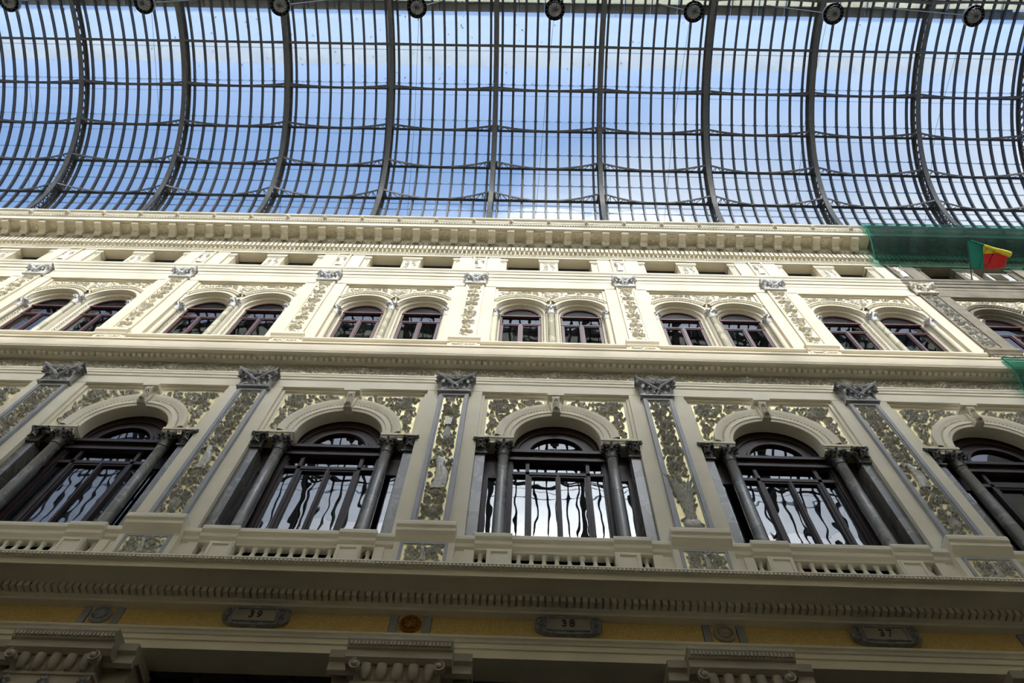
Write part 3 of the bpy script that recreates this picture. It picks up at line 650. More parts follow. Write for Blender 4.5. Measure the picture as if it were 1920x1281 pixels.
# ------------------------------------------------------------------ upper pilasters
def upil(mt, gt, rt, ct):
    d = {}
    mb = frame4(-.31, .31, 21.2, 25.58, -.06, .02, .07); d['frame'] = mb.mesh('frame', mt)
    mb = MB(); mb.box(-.25, .25, -.025, .02, 21.25, 25.52); d['ground'] = mb.mesh('gilded_ground', gt)
    d['relief'] = [tall_relief(.23, 21.32, 25.5, 80+v, 3, .055).mesh('relief', rt, 55) for v in range(2)]
    d['cap'] = capital_flat(.31, .40, .62, .08, .25).mesh('capital', ct, 50)
    mb = MB(); mb.prism([(.02,21.22),(-.20,21.22),(-.22,21.16),(-.22,21.06),(-.17,21.0),(-.14,20.94),(-.10,20.90),(-.10,20.38),(.02,20.38)], -.46, .46); d['ped'] = mb.mesh('pedestal', 'old' if mt == 'old' else 'cream')
    mb = frame4(-.38, .38, 20.38, 20.90, -.125, -.09, .05); d['pf'] = mb.mesh('panel_frame', mt)
    d['pr'] = panel_relief(.33, 20.42, 20.86, 90).mesh('panel_relief', rt, 55)
    return d
pn = upil('cream', 'palegold', 'pale', 'palegrey'); po = upil('old', 'old', 'grey', 'pale')
for i in range(-3, 4):
    d = po if i == 3 else pn
    lb = ('unrestored brown pilaster with worn carving below the green net, rightmost of the upper storey' if i == 3 else
          'sunlit cream pilaster with leafy relief and pale capital, %s of the upper storey' % nth(i+3, 7))
    t = obj('carved_pilaster', None, None, (i*W, 0, 0), label=lb, cat='pilaster', group='upper storey pilasters')
    obj('frame', d['frame'], t); obj('gilded_ground', d['ground'], t); obj('relief', d['relief'][i % 2], t, (0, -.025, 0)); obj('capital', d['cap'], t, (0, 0, 25.58))
    p = obj('pedestal', d['ped'], t); obj('panel_frame', d['pf'], p); obj('panel_relief', d['pr'], p, (0, -.10, 0))

# ------------------------------------------------------------------ marble columns and flat responds beside the big windows
mb = MB(); mb.lathe([(.135,0),(.134,.6),(.128,1.6),(.116,2.78),(.124,2.80),(.124,2.84),(.115,2.85)], 0, 0, 0, 28); sh = mb.mesh('shaft', 'marble', 40)
mb = MB(); mb.lathe([(.0,.16),(.14,.16),(.145,.13),(.17,.11),(.175,.08),(.16,.06),(.155,.05),(.185,.035),(.19,.0),(.0,0)], 0, 0, 0, 28); mb.box(-.19, .19, -.19, .19, -.02, .01); cbs = mb.mesh('base', 'marble', 40)
ccap = capital_round(.122, .185, .50).mesh('capital', 'darkcap', 50)
mb = MB(); mb.box(-.11, .11, -.10, .30, 0, 2.95); rsh = mb.mesh('shaft', 'marble')
mb = MB(); mb.box(-.14, .14, -.14, .30, .01, .10); mb.box(-.125, .125, -.12, .30, .10, .15); rbs = mb.mesh('base', 'marble')
rcap = capital_flat(.11, .17, .50, .10, .22).mesh('capital', 'darkcap', 50)
BN = {-3: 'leftmost', -2: 'leftmost', -1: 'second from left', 0: 'middle', 1: 'fourth from left', 2: 'rightmost'}
for k in range(-2, 3):
    for s, x, sd in ((0, 1.30, 'left'), (1, 3.70, 'right')):
        t = obj('marble_column', None, None, (k*W+x, .20, 12.78), label='%s round grey marble column of the %s big arched window' % (sd, BN[k]), cat='column', group='marble columns by the big windows')
        obj('base', cbs, t, (0, 0, .02)); obj('shaft', sh, t, (0, 0, .16)); obj('capital', ccap, t, (0, 0, 3.0-.03), label='dark bronze leaf capital')
    for s, x, sd in ((0, .79, 'left'), (1, 4.21, 'right')):
        t = obj('marble_respond', None, None, (k*W+x, .20, 12.78), label='%s flat grey marble half-pillar at the side of the %s big arched window' % (sd, BN[k]), cat='pillar', group='flat marble pillars by the big windows')
        obj('base', rbs, t); obj('shaft', rsh, t, (0, 0, .05)); obj('capital', rcap, t, (0, .0, 2.96))

# ------------------------------------------------------------------ big windows
YG = .44
def rect_frame(mb, x0, x1, z0, z1, t, y0=YG-.05, y1=YG+.03): 
    f = frame4(x0, x1, z0, z1, y0, y1, t); mb.add(f.v, f.f)
win_n = 0
def window(label, cat='window', loc=(0,0,0)):
    global win_n; win_n += 1
    return obj('window_%d' % win_n, None, None, loc, kind='structure', label=label, cat=cat)
Z0 = 12.72
mb = MB()
mb.box(1.40, 1.50, YG-.09, YG+.08, Z0, 16.3); mb.box(3.50, 3.60, YG-.09, YG+.08, Z0, 16.3)
mb.box(1.5, 1.53, YG-.05, YG+.06, Z0, 15.9); mb.box(3.47, 3.5, YG-.05, YG+.06, Z0, 15.9)
mb.box(1.80, 1.88, YG-.07, YG+.05, Z0, 15.9); mb.box(3.12, 3.20, YG-.07, YG+.05, Z0, 15.9)
mb.box(1.40, 3.60, YG-.07, YG+.05, 15.40, 15.50); mb.box(1.40, 3.60, YG-.13, YG+.05, 15.88, 15.96); mb.box(1.40, 3.60, YG-.08, YG+.05, 15.96, 16.14); mb.box(1.38, 3.62, YG-.16, YG+.05, 16.14, 16.24)
wf = mb.mesh('frame', 'wood')
mb = MB(); rect_frame(mb, 1.88, 2.50, Z0+.1, 15.40, .052); rect_frame(mb, 2.50, 3.12, Z0+.1, 15.40, .052); mb.box(2.475, 2.525, YG-.075, YG, Z0+.1, 15.40); wd = mb.mesh('casement', 'wood')
mb = MB(); mb.arched_panel(1.44, 3.56, 16.24, 17.75, [(2.5, .62, 16.28)], YG, YG+.06); mb.box(1.88, 3.12, YG-.03, YG+.04, 16.24, 16.30)
mb.arch([(.62,YG+.05),(.62,YG-.05),(.68,YG-.05),(.70,YG)], 2.5, 16.28, None, 28); mb.arch([(.90,YG),(.90,YG-.03),(.95,YG-.03),(.95,YG)], 2.5, 16.28, None, 28); wty = mb.mesh('tympanum', 'wood', 40)
mb = MB(); n = 24; mb.add([(2.5, YG+.02, 16.28)]+[(2.5+.62*math.cos(PI*i/n), YG+.02, 16.28+.62*math.sin(PI*i/n)) for i in range(n+1)], [tuple(range(n+2))]); wlu = mb.mesh('pane', 'pane')
def pane(x0, x1, z0, z1, mt='pane', y=YG+.01, cx=None, t=.012):
    mb = MB(); a, b = (x1-x0)/2, (z1-z0)/2; mb.box(-a, a, -t/2, t/2, -b, b); return mb.mesh('pane', mt), ((x0+x1)/2, y, (z0+z1)/2)
panes = [pane(1.93, 2.45, Z0, 15.35), pane(2.55, 3.07, Z0, 15.35), pane(1.53, 1.80, Z0, 15.40), pane(3.20, 3.47, Z0, 15.40), pane(1.88, 3.12, 15.5, 15.88), pane(1.53, 1.80, 15.5, 15.88), pane(3.20, 3.47, 15.5, 15.88), pane(.97, 1.36, Z0, 15.30), pane(3.64, 4.03, Z0, 15.30)]
mb = MB(); mb.box(.68, .97, YG-.03, YG+.06, Z0, 16.24); mb.box(4.03, 4.32, YG-.03, YG+.06, Z0, 16.24); mb.box(.97, 1.40, YG-.03, YG+.06, 15.30, 16.24); mb.box(3.60, 4.03, YG-.03, YG+.06, 15.30, 16.24)
mb.box(.95, .99, YG-.07, YG, Z0, 15.34); mb.box(1.34, 1.40, YG-.07, YG, Z0, 15.34); mb.box(3.60, 3.66, YG-.07, YG, Z0, 15.34); mb.box(4.01, 4.05, YG-.07, YG, Z0, 15.34); mb.box(1.10, 1.12, YG-.05, YG, 15.36, 16.0)
wsd = mb.mesh('side_light_frame', 'wood')
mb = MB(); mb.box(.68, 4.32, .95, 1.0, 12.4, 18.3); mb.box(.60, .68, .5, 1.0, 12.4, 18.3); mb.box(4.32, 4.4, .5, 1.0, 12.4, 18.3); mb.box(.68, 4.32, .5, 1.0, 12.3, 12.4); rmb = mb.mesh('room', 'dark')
mb = MB(); mb.box(1.0, 4.0, 0, .03, 0, .03)
for k in LB:
    if k == -3: lb = None
    t = window('%s big dark-framed arched window between marble columns in the lower storey' % BN[k] if k > -3 else 'big dark arched window cut off by the left edge of the photo', loc=(k*W, 0, 0))
    obj('frame', wf, t); obj('casement', wd, t); obj('tympanum', wty, t); obj('side_light_frame', wsd, t); obj('pane', wlu, t); obj('room', rmb, t)
    for me, lc in panes: obj('pane', me, t, lc)
# keystones
mb = MB(); mb.plate([(-.10,17.42),(.10,17.42),(.17,18.0),(-.17,18.0)], -.02, .2); mb.box(-.20, .20, -.16, .2, 18.0, 18.10)
mb.prism([(.1,17.44),(-.04,17.44),(-.08,17.50),(-.05,17.58),(-.06,17.75),(-.13,17.92),(-.13,18.0),(.1,18.0)], -.09, .09)
ks = mb.mesh('block', 'cream2')
mb = MB(); rosette(mb, 0, 17.88, .09, .05, 6); leaf(mb, 0, 17.62, PI/2, .2, .07, .05); leaf(mb, 0, 17.72, -PI/2, .26, .07, .06); mb.dome((0, -.02, 17.5), .06, .05)
ksr = mb.shift(0, -.07, 0).mesh('carved_mask', 'stone', 50)
for k in range(-2, 3):
    t = obj('keystone', None, None, (k*W+2.5, 0, 0), label='carved keystone at the crown of the %s big arch' % BN[k], cat='keystone', group='keystones of the big arches')
    obj('block', ks, t); obj('carved_mask', ksr, t)
# balustrades under the big windows
mb = MB()
for a, b, y in ((.545, .90, -.10), (.90, 1.58, -.18), (1.58, 3.42, -.13), (3.42, 4.10, -.18), (4.10, 4.455, -.10)):
    mb.prism([(.5,12.78),(y,12.78),(y-.02,12.73),(y-.02,12.66),(y+.03,12.60),(y+.04,12.52),(y+.09,12.46),(y+.10,12.42),(.14,12.42),(.14,12.70),(.5,12.70)], a, b)
brail = mb.mesh('top_rail', 'cream2')
mb = MB(); mb.plate([(.545,11.88),(.90,11.88),(.90,12.44),(.545,12.44)], -.02, .3); mb.box(.72, .90, -.06, .0, 11.88, 12.44); bend = mb.mesh('end_block', 'cream2')
mb = MB(); mb.plate([(4.10,11.88),(4.455,11.88),(4.455,12.44),(4.10,12.44)], -.02, .3); mb.box(4.10, 4.28, -.06, .0, 11.88, 12.44); bend2 = mb.mesh('end_block', 'cream2')
mb = MB(); mb.box(-.225, .225, -.10, .3, 11.88, 12.44); f = frame4(-.20, .20, 11.9, 12.40, -.125, -.09, .05); mb.add(f.v, f.f); bpan = mb.mesh('panel_block', 'cream2')
mb = MB(); mb.lathe([(.055,11.88),(.055,11.93),(.035,11.95),(.04,11.99),(.075,12.06),(.08,12.12),(.05,12.22),(.035,12.30),(.04,12.34),(.055,12.36),(.055,12.44)], 0, 0, 0, 10); bal = mb.mesh('baluster', 'cream2', 40)
mb = MB(); mb.box(.6, 4.4, .32, .36, 11.88, 12.69); bbk = mb.mesh('back_panel', 'dark')
for k in range(-2, 3):
    t = obj('balustrade', None, None, (k*W, 0, 0), label='cream stone balustrade below the %s big arched window' % BN[k], cat='balustrade', group='balustrades of the lower storey')
    obj('top_rail', brail, t); obj('end_block', bend, t); obj('end_block', bend2, t); obj('panel_block', bpan, t, (1.35, 0, 0)); obj('panel_block', bpan, t, (3.65, 0, 0)); obj('back_panel', bbk, t)
    for j in range(8): obj('baluster', bal, t, (1.70+j*1.60/7, .05, 0))
    for x in (1.01, 3.99): obj('baluster', bal, t, (x, .05, 0))

# ------------------------------------------------------------------ twin windows of the upper storey
YU = .38
def half_disc(cx, zs, r, y, n=22):
    mb = MB(); mb.add([(cx+r*math.cos(PI*i/n), y, zs+r*math.sin(PI*i/n)) for i in range(n+1)], [tuple(range(n+1))]); return mb
mb = MB(); r = .64
mb.arch([(r+.02,YU),(r-.02,YU-.04),(r-.06,YU-.04),(r-.06,YU+.04)], 0, UZ, 21.0, 26)
mb.box(-r, r, YU-.07, YU+.03, 23.82, 23.89); mb.box(-r, r, YU-.05, YU+.03, 23.24, 23.30)
mb.box(-.045, .045, YU-.06, YU+.03, 21.1, 23.24); f = frame4(-.58, -.03, 21.2, 23.24, YU-.03, YU+.03, .045); mb.add(f.v, f.f); f = frame4(.03, .58, 21.2, 23.24, YU-.03, YU+.03, .045); mb.add(f.v, f.f)
uwf = mb.mesh('frame', 'maroon', 30)
uwl = half_disc(0, 23.88, .60, YU).mesh('pane', 'upane2')
up = [pane(-.535, -.075, 21.2, 23.2, 'upane', YU), pane(.075, .535, 21.2, 23.2, 'upane', YU), pane(-.58, .58, 23.30, 23.80, 'upane', YU)]
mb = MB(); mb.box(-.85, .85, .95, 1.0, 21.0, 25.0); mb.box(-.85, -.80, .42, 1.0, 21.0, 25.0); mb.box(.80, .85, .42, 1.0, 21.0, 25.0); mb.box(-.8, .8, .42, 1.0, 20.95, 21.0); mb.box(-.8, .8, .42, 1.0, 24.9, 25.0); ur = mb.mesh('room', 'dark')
mb = MB(); mb.box(-.25, .25, -.01, .01, 0, .75); ubl = mb.mesh('blind', 'blind')
UN = {-4: 'cut off by the left edge', -3: 'leftmost', -2: 'second from left', -1: 'third from left', 0: 'fourth from left', 1: 'fifth from left', 2: 'sixth from left', 3: 'unrestored rightmost'}
for k in UB:
    for j, cx in enumerate(UC):
        t = window('%s window with maroon frame in the %s upper twin-arch bay' % (('left', 'right')[j], UN[k]), loc=(k*W+cx, 0, 0))
        obj('frame', uwf, t); obj('pane', uwl, t); obj('room', ur, t)
        for me, lc in up: obj('pane', me, t, lc)
        rr = random.Random(k*7+j*3)
        for s in (-.30, .30):
            if rr.random() < .6: obj('blind', ubl, t, (s, YU+.15, 21.0+rr.uniform(.3, 1.0)))
# colonnettes between and beside the twin windows
mb = MB(); mb.lathe([(.115,0),(.113,.8),(.105,2.18),(.118,2.19),(.118,2.23),(.10,2.25)], 0, 0, 0, 20); csh = mb.mesh('shaft', 'cmarble', 40)
mb = MB(); mb.lathe([(0,.12),(.12,.12),(.15,.09),(.15,.06),(.13,.05),(.16,.03),(.16,0),(0,0)], 0, 0, 0, 20); csb = mb.mesh('base', 'cream', 40)
csc = capital_round(.105, .15, .52).mesh('capital', 'palegrey', 50); csco = capital_round(.105, .15, .52).mesh('capital', 'pale', 50)
mb = MB(); mb.lathe([(.085,0),(.083,1.2),(.078,2.2),(.09,2.21),(.09,2.25)], 0, 0, 0, 14); rsh2 = mb.mesh('shaft', 'cream', 40)
rsc = capital_round(.08, .11, .48).mesh('capital', 'palegrey', 50); rsco = capital_round(.08, .11, .48).mesh('capital', 'grey', 50)
rsh3 = rsh2.copy(); rsh3.materials.clear(); rsh3.materials.append(M['old'])
for k in range(-3, 4):
    old = k >= OLD
    t = obj('colonnette', None, None, (k*W+2.5, .10, 21.1), label='cream marble colonnette dividing the %s upper twin window' % UN[k], cat='column', group='colonnettes of the upper twin windows')
    obj('base', csb, t); obj('shaft', csh, t, (0, 0, .12)); obj('capital', csco if old else csc, t, (0, 0, 2.36))
    for x, sd in ((.77, 'left'), (4.23, 'right')):
        t = obj('side_colonnette', None, None, (k*W+x, .16, 21.1), label='slim %s cream colonnette on the %s edge of the %s upper twin window' % ('brown' if old else 'sunlit', sd, UN[k]), cat='column', group='slim edge colonnettes of the upper twin windows')
        if old: t['label'] = 'slim brown colonnette on the %s edge of the unrestored upper twin window' % sd
        obj('shaft', rsh3 if old else rsh2, t); obj('capital', rsco if old else rsc, t, (0, 0, 2.25))

# ------------------------------------------------------------------ frieze plaques and roundels
def text_mesh(s, size, mt):
    cu = bpy.data.curves.new('t', 'FONT'); cu.body = s; cu.size = size; cu.extrude = .012; cu.align_x = 'CENTER'; cu.align_y = 'CENTER'; cu.space_character = 1.25
    o = bpy.data.objects.new('t', cu); C.objects.link(o); bpy.context.view_layer.update()
    me = bpy.data.meshes.new_from_object(o.evaluated_get(bpy.context.evaluated_depsgraph_get())); bpy.data.objects.remove(o)
    me.materials.clear(); me.materials.append(M[mt]); me.name = 'numerals'; return me
def oval(hw, hh, n=28, p=2.6):
    return [(hw*math.copysign(abs(math.cos(a))**(2/p), math.cos(a)), hh*math.copysign(abs(math.sin(a))**(2/p), math.sin(a))) for a in (2*PI*i/n for i in range(n))]
mb = MB(); mb.plate(oval(.54, .19), -.10, .03); mb.plate([(-.16,.16),(.16,.16),(.07,.235),(0,.26),(-.07,.235)], -.09, .02); mb.plate([(-.10,-.17),(.10,-.17),(0,-.215)], -.08, .02); pk = mb.mesh('backplate', 'capital')
mb = frame4(-.34, .34, -.14, .14, -.135, -.09, .03); pf = mb.mesh('plate_frame', 'capital')
ps = []
for s in (-1, 1):
    mb = MB(); scroll(mb, s*.44, .06, .085, s, 0, 1.4, .02, .04); scroll(mb, s*.44, -.08, .07, -s, 0, 1.4, .02, .04); leaf(mb, s*.37, -.12, PI/2, .24, .035, .035); ps.append(mb.shift(0, -.10, 0).mesh('scroll_end', 'capital', 50))
mb = MB()
for a in (-.06, 0, .06): leaf(mb, a, .15, PI/2-a*8, .09, .03, .03)
ps.append(mb.shift(0, -.10, 0).mesh('crest', 'capital', 50))
mb = MB(); mb.box(-.31, .31, -.115, -.09, -.11, .11); pp = mb.mesh('number_plate', 'stone')
for k, num in ((-1, '39'), (0, '38'), (1, '37')):
    t = obj('number_plaque', None, None, (k*W+2.52, 0, 10.70), label='%s scrolled grey cartouche on the gold frieze, reading %s' % ({-1: 'leftmost', 0: 'middle', 1: 'rightmost'}[k], num), cat='plaque', group='numbered cartouches')
    obj('backplate', pk, t); obj('plate_frame', pf, t); obj('scroll_end', ps[0], t); obj('scroll_end', ps[1], t); obj('crest', ps[2], t)
    q = obj('number_plate', pp, t); obj('numerals', text_mesh(num, .20, 'darkcap'), q, (0, -.118, 0), (PI/2, 0, 0))
def roundel_mesh(mt):
    mb = MB(); prof = [(.175,.03),(.178,-.03),(.16,-.055),(.135,-.05),(.12,-.03),(.10,-.03),(.085,-.055),(.05,-.06),(.03,-.085),(.0,-.09)]
    rows = [[(r*math.cos(2*PI*k/28), y, r*math.sin(2*PI*k/28)) for k in range(28)] for r, y in prof]; mb.grid(rows, True); return mb.mesh('disc', mt, 35)
def petal_mesh(mt):
    mb = MB()
    for k in range(10): leaf(mb, .05*math.cos(2*PI*k/10), .05*math.sin(2*PI*k/10), 2*PI*k/10, .075, .02, .02, lob=0)
    return mb.shift(0, -.05, 0).mesh('petals', mt, 50)
for i, lb, mt in ((-1, 'pale grey stone roundel on the frieze left of number 39', 'lav'), (0, 'dark gilt bronze roundel on the frieze between numbers 39 and 38', 'bronze'), (1, 'grey stone roundel on the frieze between numbers 38 and 37', 'stone'), (2, 'grey roundel at the right end of the gold frieze', 'stone')):
    if mt == 'bronze' and 'bronze' not in M: M['bronze'] = mat('gilt_bronze', (.40, .20, .05), .35, metal=.9, var=.25, vscale=12)
    t = obj('roundel', None, None, (i*W, 0, 10.69), label=lb, cat='roundel', group='frieze roundels'); obj('disc', roundel_mesh(mt), t); obj('petals', petal_mesh(mt), t)

# ------------------------------------------------------------------ ground storey piers and shopfronts
mb = MB(); mb.box(-.62, .62, -.25, .6, 0, 9.62); f = frame4(-.50, .50, .6, 9.10, -.29, -.24, .10); mb.add(f.v, f.f); gp1 = mb.mesh('shaft', 'stone')
mb = MB(); mb.box(-.40, .40, -.265, -.24, .7, 9.0); gpm = mb.mesh('mosaic_panel', 'mosaic')
mb = MB(); mb.box(-1.0, 1.0, 0, .9, 0, 9.75); mb.prism([(.5,9.75),(-.04,9.75),(-.04,9.70),(-.10,9.66),(-.10,9.58),(-.14,9.56),(-.20,9.60),(-.20,9.74),(-.26,9.78),(-.28,9.90),(.5,9.92)], -1.06, 1.06)
gp2 = mb.mesh('side_wing', 'stone')
mb = MB(); mb.prism([(.2,9.60),(-.34,9.60),(-.42,9.66),(-.42,9.78),(-.45,9.80),(-.50,9.92),(-.50,9.97),(.2,9.99)], -.78, .78); mb.box(-.66, .66, -.27, .1, 9.31, 9.36)
for j in range(26): mb.box(-.74+j*.058, -.705+j*.058, -.49, -.43, 9.83, 9.90)
gp3 = mb.mesh('abacus', 'stone')
mb = MB(); mb.prism([(.1,9.36),(-.25,9.36),(-.28,9.42),(-.30,9.53),(-.30,9.60),(.1,9.60)], -.62, .62)
for j in range(5):
    x = -.46+j*.23
    rows = [[(x+ww*math.cos(PI*q/8), yy-.05*math.sin(PI*q/8), zz) for q in range(9)] for ww, yy, zz in ((.02,-.275,9.36),(.06,-.30,9.40),(.078,-.325,9.48),(.075,-.33,9.60))]; mb.grid(rows)
    if j < 4: leaf3(mb, (x+.115, -.28, 9.37), (0,-1,0), (1,0,0), .20, .016, .05)
gp4 = mb.mesh('egg_moulding', 'stone', 50)
mb = MB()
gp5 = []
for s in (-1, 1): mb = MB(); volute(mb, (s*.60, -.42, 9.50), (s,0,0), (0,0,1), .105, .03, .05, 2.0, 22); mb.dome((s*.60, -.46, 9.50), .05, .03); gp5.append(mb.mesh('volute', 'stone', 40))
mb = MB(); rosette(mb, 0, 9.20, .08, .05, 5); gp6 = mb.shift(0, -.26, 0).mesh('rosette', 'lav', 50)
mb = MB()
for s in (-1, 1):
    for j in range(7): mb.box(s*.86-.16+j*.05, s*.86-.13+j*.05, -.15, -.08, 9.60, 9.66)
gp7 = mb.mesh('side_dentils', 'stone')
for i in range(-2, 4):
    if i < -1 or i > 2: 
        obj('pier', gp2, wall, (i*W, 0, 0)); continue
    lb = {-1: 'left stone pier with scroll capital beneath the roundel beside number 39', 0: 'middle stone pier with scroll capital beneath the bronze roundel', 1: 'right stone pier with scroll capital beneath the roundel beside number 37', 2: 'stone pier capital cut off by the lower right corner'}[i]
    t = obj('ground_pier', None, None, (i*W, 0, 0), label=lb, cat='pier', group='ground storey piers')
    obj('shaft', gp1, t); obj('mosaic_panel', gpm, t); obj('side_wing', gp2, t); obj('abacus', gp3, t); obj('egg_moulding', gp4, t); obj('volute', gp5[0], t); obj('volute', gp5[1], t); [obj('rosette', gp6, t, (x, 0, 0)) for x in (-.56, 0, .56)]; obj('side_dentils', gp7, t)
mb = MB(); mb.box(1.0, 4.0, .50, .62, 9.0, 9.12); mb.box(1.0, 4.0, .5, .62, 9.98, 10.1)
for j in range(5): x = 1.0+j*.73; mb.box(x, x+.08, .50, .62, 0, 10.1)
sf = mb.mesh('frame', 'wood')
mb = MB(); mb.box(1.0, 4.0, .58, .60, 0, 10.0); sp_ = mb.mesh('pane', 'pane')
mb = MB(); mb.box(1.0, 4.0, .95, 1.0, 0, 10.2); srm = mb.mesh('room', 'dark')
for k, lb in ((-2, 'dark shop opening in the lower left corner'), (-1, 'dark shopfront opening below number 39'), (0, 'dark shopfront opening below number 38'), (1, 'dark shopfront opening below number 37')):
    t = window(lb, loc=(k*W, 0, 0)); obj('frame', sf, t); obj('pane', sp_, t); obj('room', srm, t)

# ------------------------------------------------------------------ glass barrel vault
YC, ZC, RI = -7.45, 33.0, 7.45
RG = RI+.62
ceil = obj('ceiling', None, None, (0, YC, ZC), kind='structure', label='barrel vault of iron ribs and glass over the arcade', cat='roof')
def pol(r, a, x=0.): return (x, r*math.cos(a), r*math.sin(a))
def arc_bar(mb, x0, x1, r0, r1, a0, a1, n):
    rows = []
    for i in range(n+1):
        a = a0+(a1-a0)*i/n; rows.append([pol(r0,a,x0), pol(r0,a,x1), pol(r1,a,x1), pol(r1,a,x0)])
    mb.grid(rows, True); b = len(mb.v); mb.f.append(tuple(range(b-4,b))); mb.f.append(tuple(range(b-4*(n+1), b-4*n))[::-1])
mb = MB()
arc_bar(mb, -.108, .108, RI, RI+.035, 0, PI, 72); arc_bar(mb, -.03, .03, RI+.035, RI+.12, 0, PI, 72)
arc_bar(mb, -.11, .11, RI+.52, RI+.56, 0, PI, 72); arc_bar(mb, -.03, .03, RI+.44, RI+.52, 0, PI, 72)
nl = 64
for i in range(nl):
    a, b = PI*i/nl, PI*(i+1)/nl
    for ra, rb in ((RI+.10, RI+.46), (RI+.46, RI+.10)):
        p, q = Vector(pol(ra, a)), Vector(pol(rb, b)); dd = (q-p).normalized(); nn = Vector((1,0,0)).cross(dd)*.024
        mb.add([tuple(p+nn+Vector((.012,0,0))), tuple(p-nn+Vector((.012,0,0))), tuple(q-nn+Vector((.012,0,0))), tuple(q+nn+Vector((.012,0,0))), tuple(p+nn-Vector((.012,0,0))), tuple(p-nn-Vector((.012,0,0))), tuple(q-nn-Vector((.012,0,0))), tuple(q+nn-Vector((.012,0,0)))], [(0,1,2,3),(7,6,5,4),(0,4,5,1),(1,5,6,2),(2,6,7,3),(3,7,4,0)])
for s in (1, -1):                                       # straight legs down to the cornice
    mb.box(-.125, .125, s*RI-(.035 if s < 0 else 0), s*RI+(.035 if s > 0 else 0), -2.8, 0); mb.box(-.11, .11, s*(RI+.54)-.03, s*(RI+.54)+.03, -2.8, 0)
    for j in range(7):
        z = -2.8+j*.4; mb.tube([(0, s*(RI+.05), z), (0, s*(RI+.5), z+.4)], .022, 4); mb.tube([(0, s*(RI+.5), z), (0, s*(RI+.05), z+.4)], .022, 4)
rv = MB()
for i in range(300):
    a = PI*(i+.5)/300
    for x in (-.075, .075): rv.dome(pol(RI, a, x), .013, .008, tuple(-Vector(pol(1, a))), 5, 1)
rib = mb.mesh('rib', 'steel'); rivets = rv.mesh('rivets', 'steel')
PA = [22.6, 37.8, 52.8, 67.3, 82.0, 98.0, 112.7, 127.2, 142.2, 157.4]
RB = range(-5, 5)
for i in range(-5, 6):
    r = obj('rib', rib, ceil, (i*W, 0, 0)); obj('rivets', rivets, r)
# purlin truss, drawn at angle 0 (radial = +Y, tangent = +Z), then turned about the vault axis
mb = MB(); x0, x1 = .12, W-.12
RO = RI+.53
mb.box(x0, x1, RO-.02, RO+.03, -.055, .055); mb.box(x0, x1, RO-.09, RO, -.012, .012)
def inner(x):
    t = abs(x-W/2)/(W/2-.12); return RO-.05-.46*t**1.9
n = 24; rows = []
for i in range(n+1):
    x = x0+(x1-x0)*i/n; y = inner(x); rows.append([(x,y,-.045),(x,y,.045),(x,y+.035,.045),(x,y+.035,-.045)])
mb.grid(rows, True)
knots = [.12, .42, .78, 1.08, 1.34, 1.56, 1.74]
for s in (0, 1):
    for j in range(len(knots)-1):
        a, b = knots[j], knots[j+1]; pa = (a, RO) if j % 2 == 0 else (a, inner(a)); pb = (b, inner(b)) if j % 2 == 0 else (b, RO)
        if j % 2 == 0 and j == 0: pa = (a+.15, RO)
        (ax, ay), (bx, by) = pa, pb
        if s: ax, bx = W-ax, W-bx
        mb.tube([(ax, ay, 0), (bx, by, 0)], .02, 4)
        xx = bx; mb.tube([(xx, inner(xx), 0), (xx, RO, 0)], .014, 4)
rows = []
for i in range(9):
    x = 1.74+(W-3.48)*i/8; rows.append([(x, inner(x), -.01), (x, RO, -.01), (x, RO, .01), (x, inner(x), .01)])
mb.grid(rows, True)
for s in (0, 1):                                         # gusset plates at the ribs
    poly = [(.03, RI+.08), (.16, RI+.07), (.20, RI+.14), (.20, RI+.36), (.28, RO), (.03, RO)]
    if s: poly = [(W-x, y) for x, y in poly]
    nn = len(poly); mb.add([(x, y, -.03) for x, y in poly]+[(x, y, .03) for x, y in poly], [tuple(range(nn)), tuple(range(nn, 2*nn))[::-1]]+[(i, (i+1) % nn, nn+(i+1) % nn, nn+i) for i in range(nn)])
purl = mb.mesh('purlin', 'steel')
for k in RB:
    for a in PA: obj('purlin', purl, ceil, (k*W, 0, 0), (math.radians(a), 0, 0))
# glazing bars, joints and panes
mb = MB(); arc_bar(mb, -.033, .033, RI+.50, RI+.615, 0, PI, 60); arc_bar(mb, -.055, .055, RI+.60, RI+.625, 0, PI, 60)
for s in (1, -1): mb.box(-.033, .033, min(s*(RI+.5), s*(RI+.615)), max(s*(RI+.5), s*(RI+.615)), -2.7, 0)
gb = mb.mesh('glazing_bar', 'steel2')
for k in range(-45, 45): obj('glazing_bar', gb, ceil, ((k+.5)*W/9, 0, 0))
JA = [3.0, 17.7, 31.0, 44.0, 56.7, 69.4]
mb = MB(); mb.box(0, W, RG-.02, RG+.02, -.016, .016)
for j in range(9): x = (j+.5)*W/9; mb.box(x-.10, x-.05, RG-.04, RG, -.035, .035); mb.box(x+.05, x+.10, RG-.04, RG, -.035, .035)
jt = mb.mesh('glazing_joint', 'zinc')
mb = MB(); mb.box(0, W, RG-.012, RG+.012, -.012, .012); jt2 = mb.mesh('pane_lap', 'zinc')
for k in RB:
    for a in JA[1:]+[180-x for x in JA[1:]]: obj('glazing_joint', jt, ceil, (k*W, 0, 0), (math.radians(a), 0, 0))
    for a in PA: obj('pane_lap', jt2, ceil, (k*W, 0, 0), (math.radians(a-1.6 if a < 90 else a+1.6), 0, 0))
ROWS = [(3.0,17.7),(17.7,31),(31,44),(44,56.7),(56.7,69.4),(69.4,75.3),(75.3,82),(82,98)]
ROWS += [(180-b, 180-a) for a, b in ROWS[:7]][::-1]
def pane_mesh(da, mt):
    mb = MB(); arc_bar(mb, -W/18+.02, W/18-.02, RG, RG+.008, 0, math.radians(da), 6); return mb.mesh('pane', mt)
big = {(82,98), (56.7,69.4), (44,56.7)}
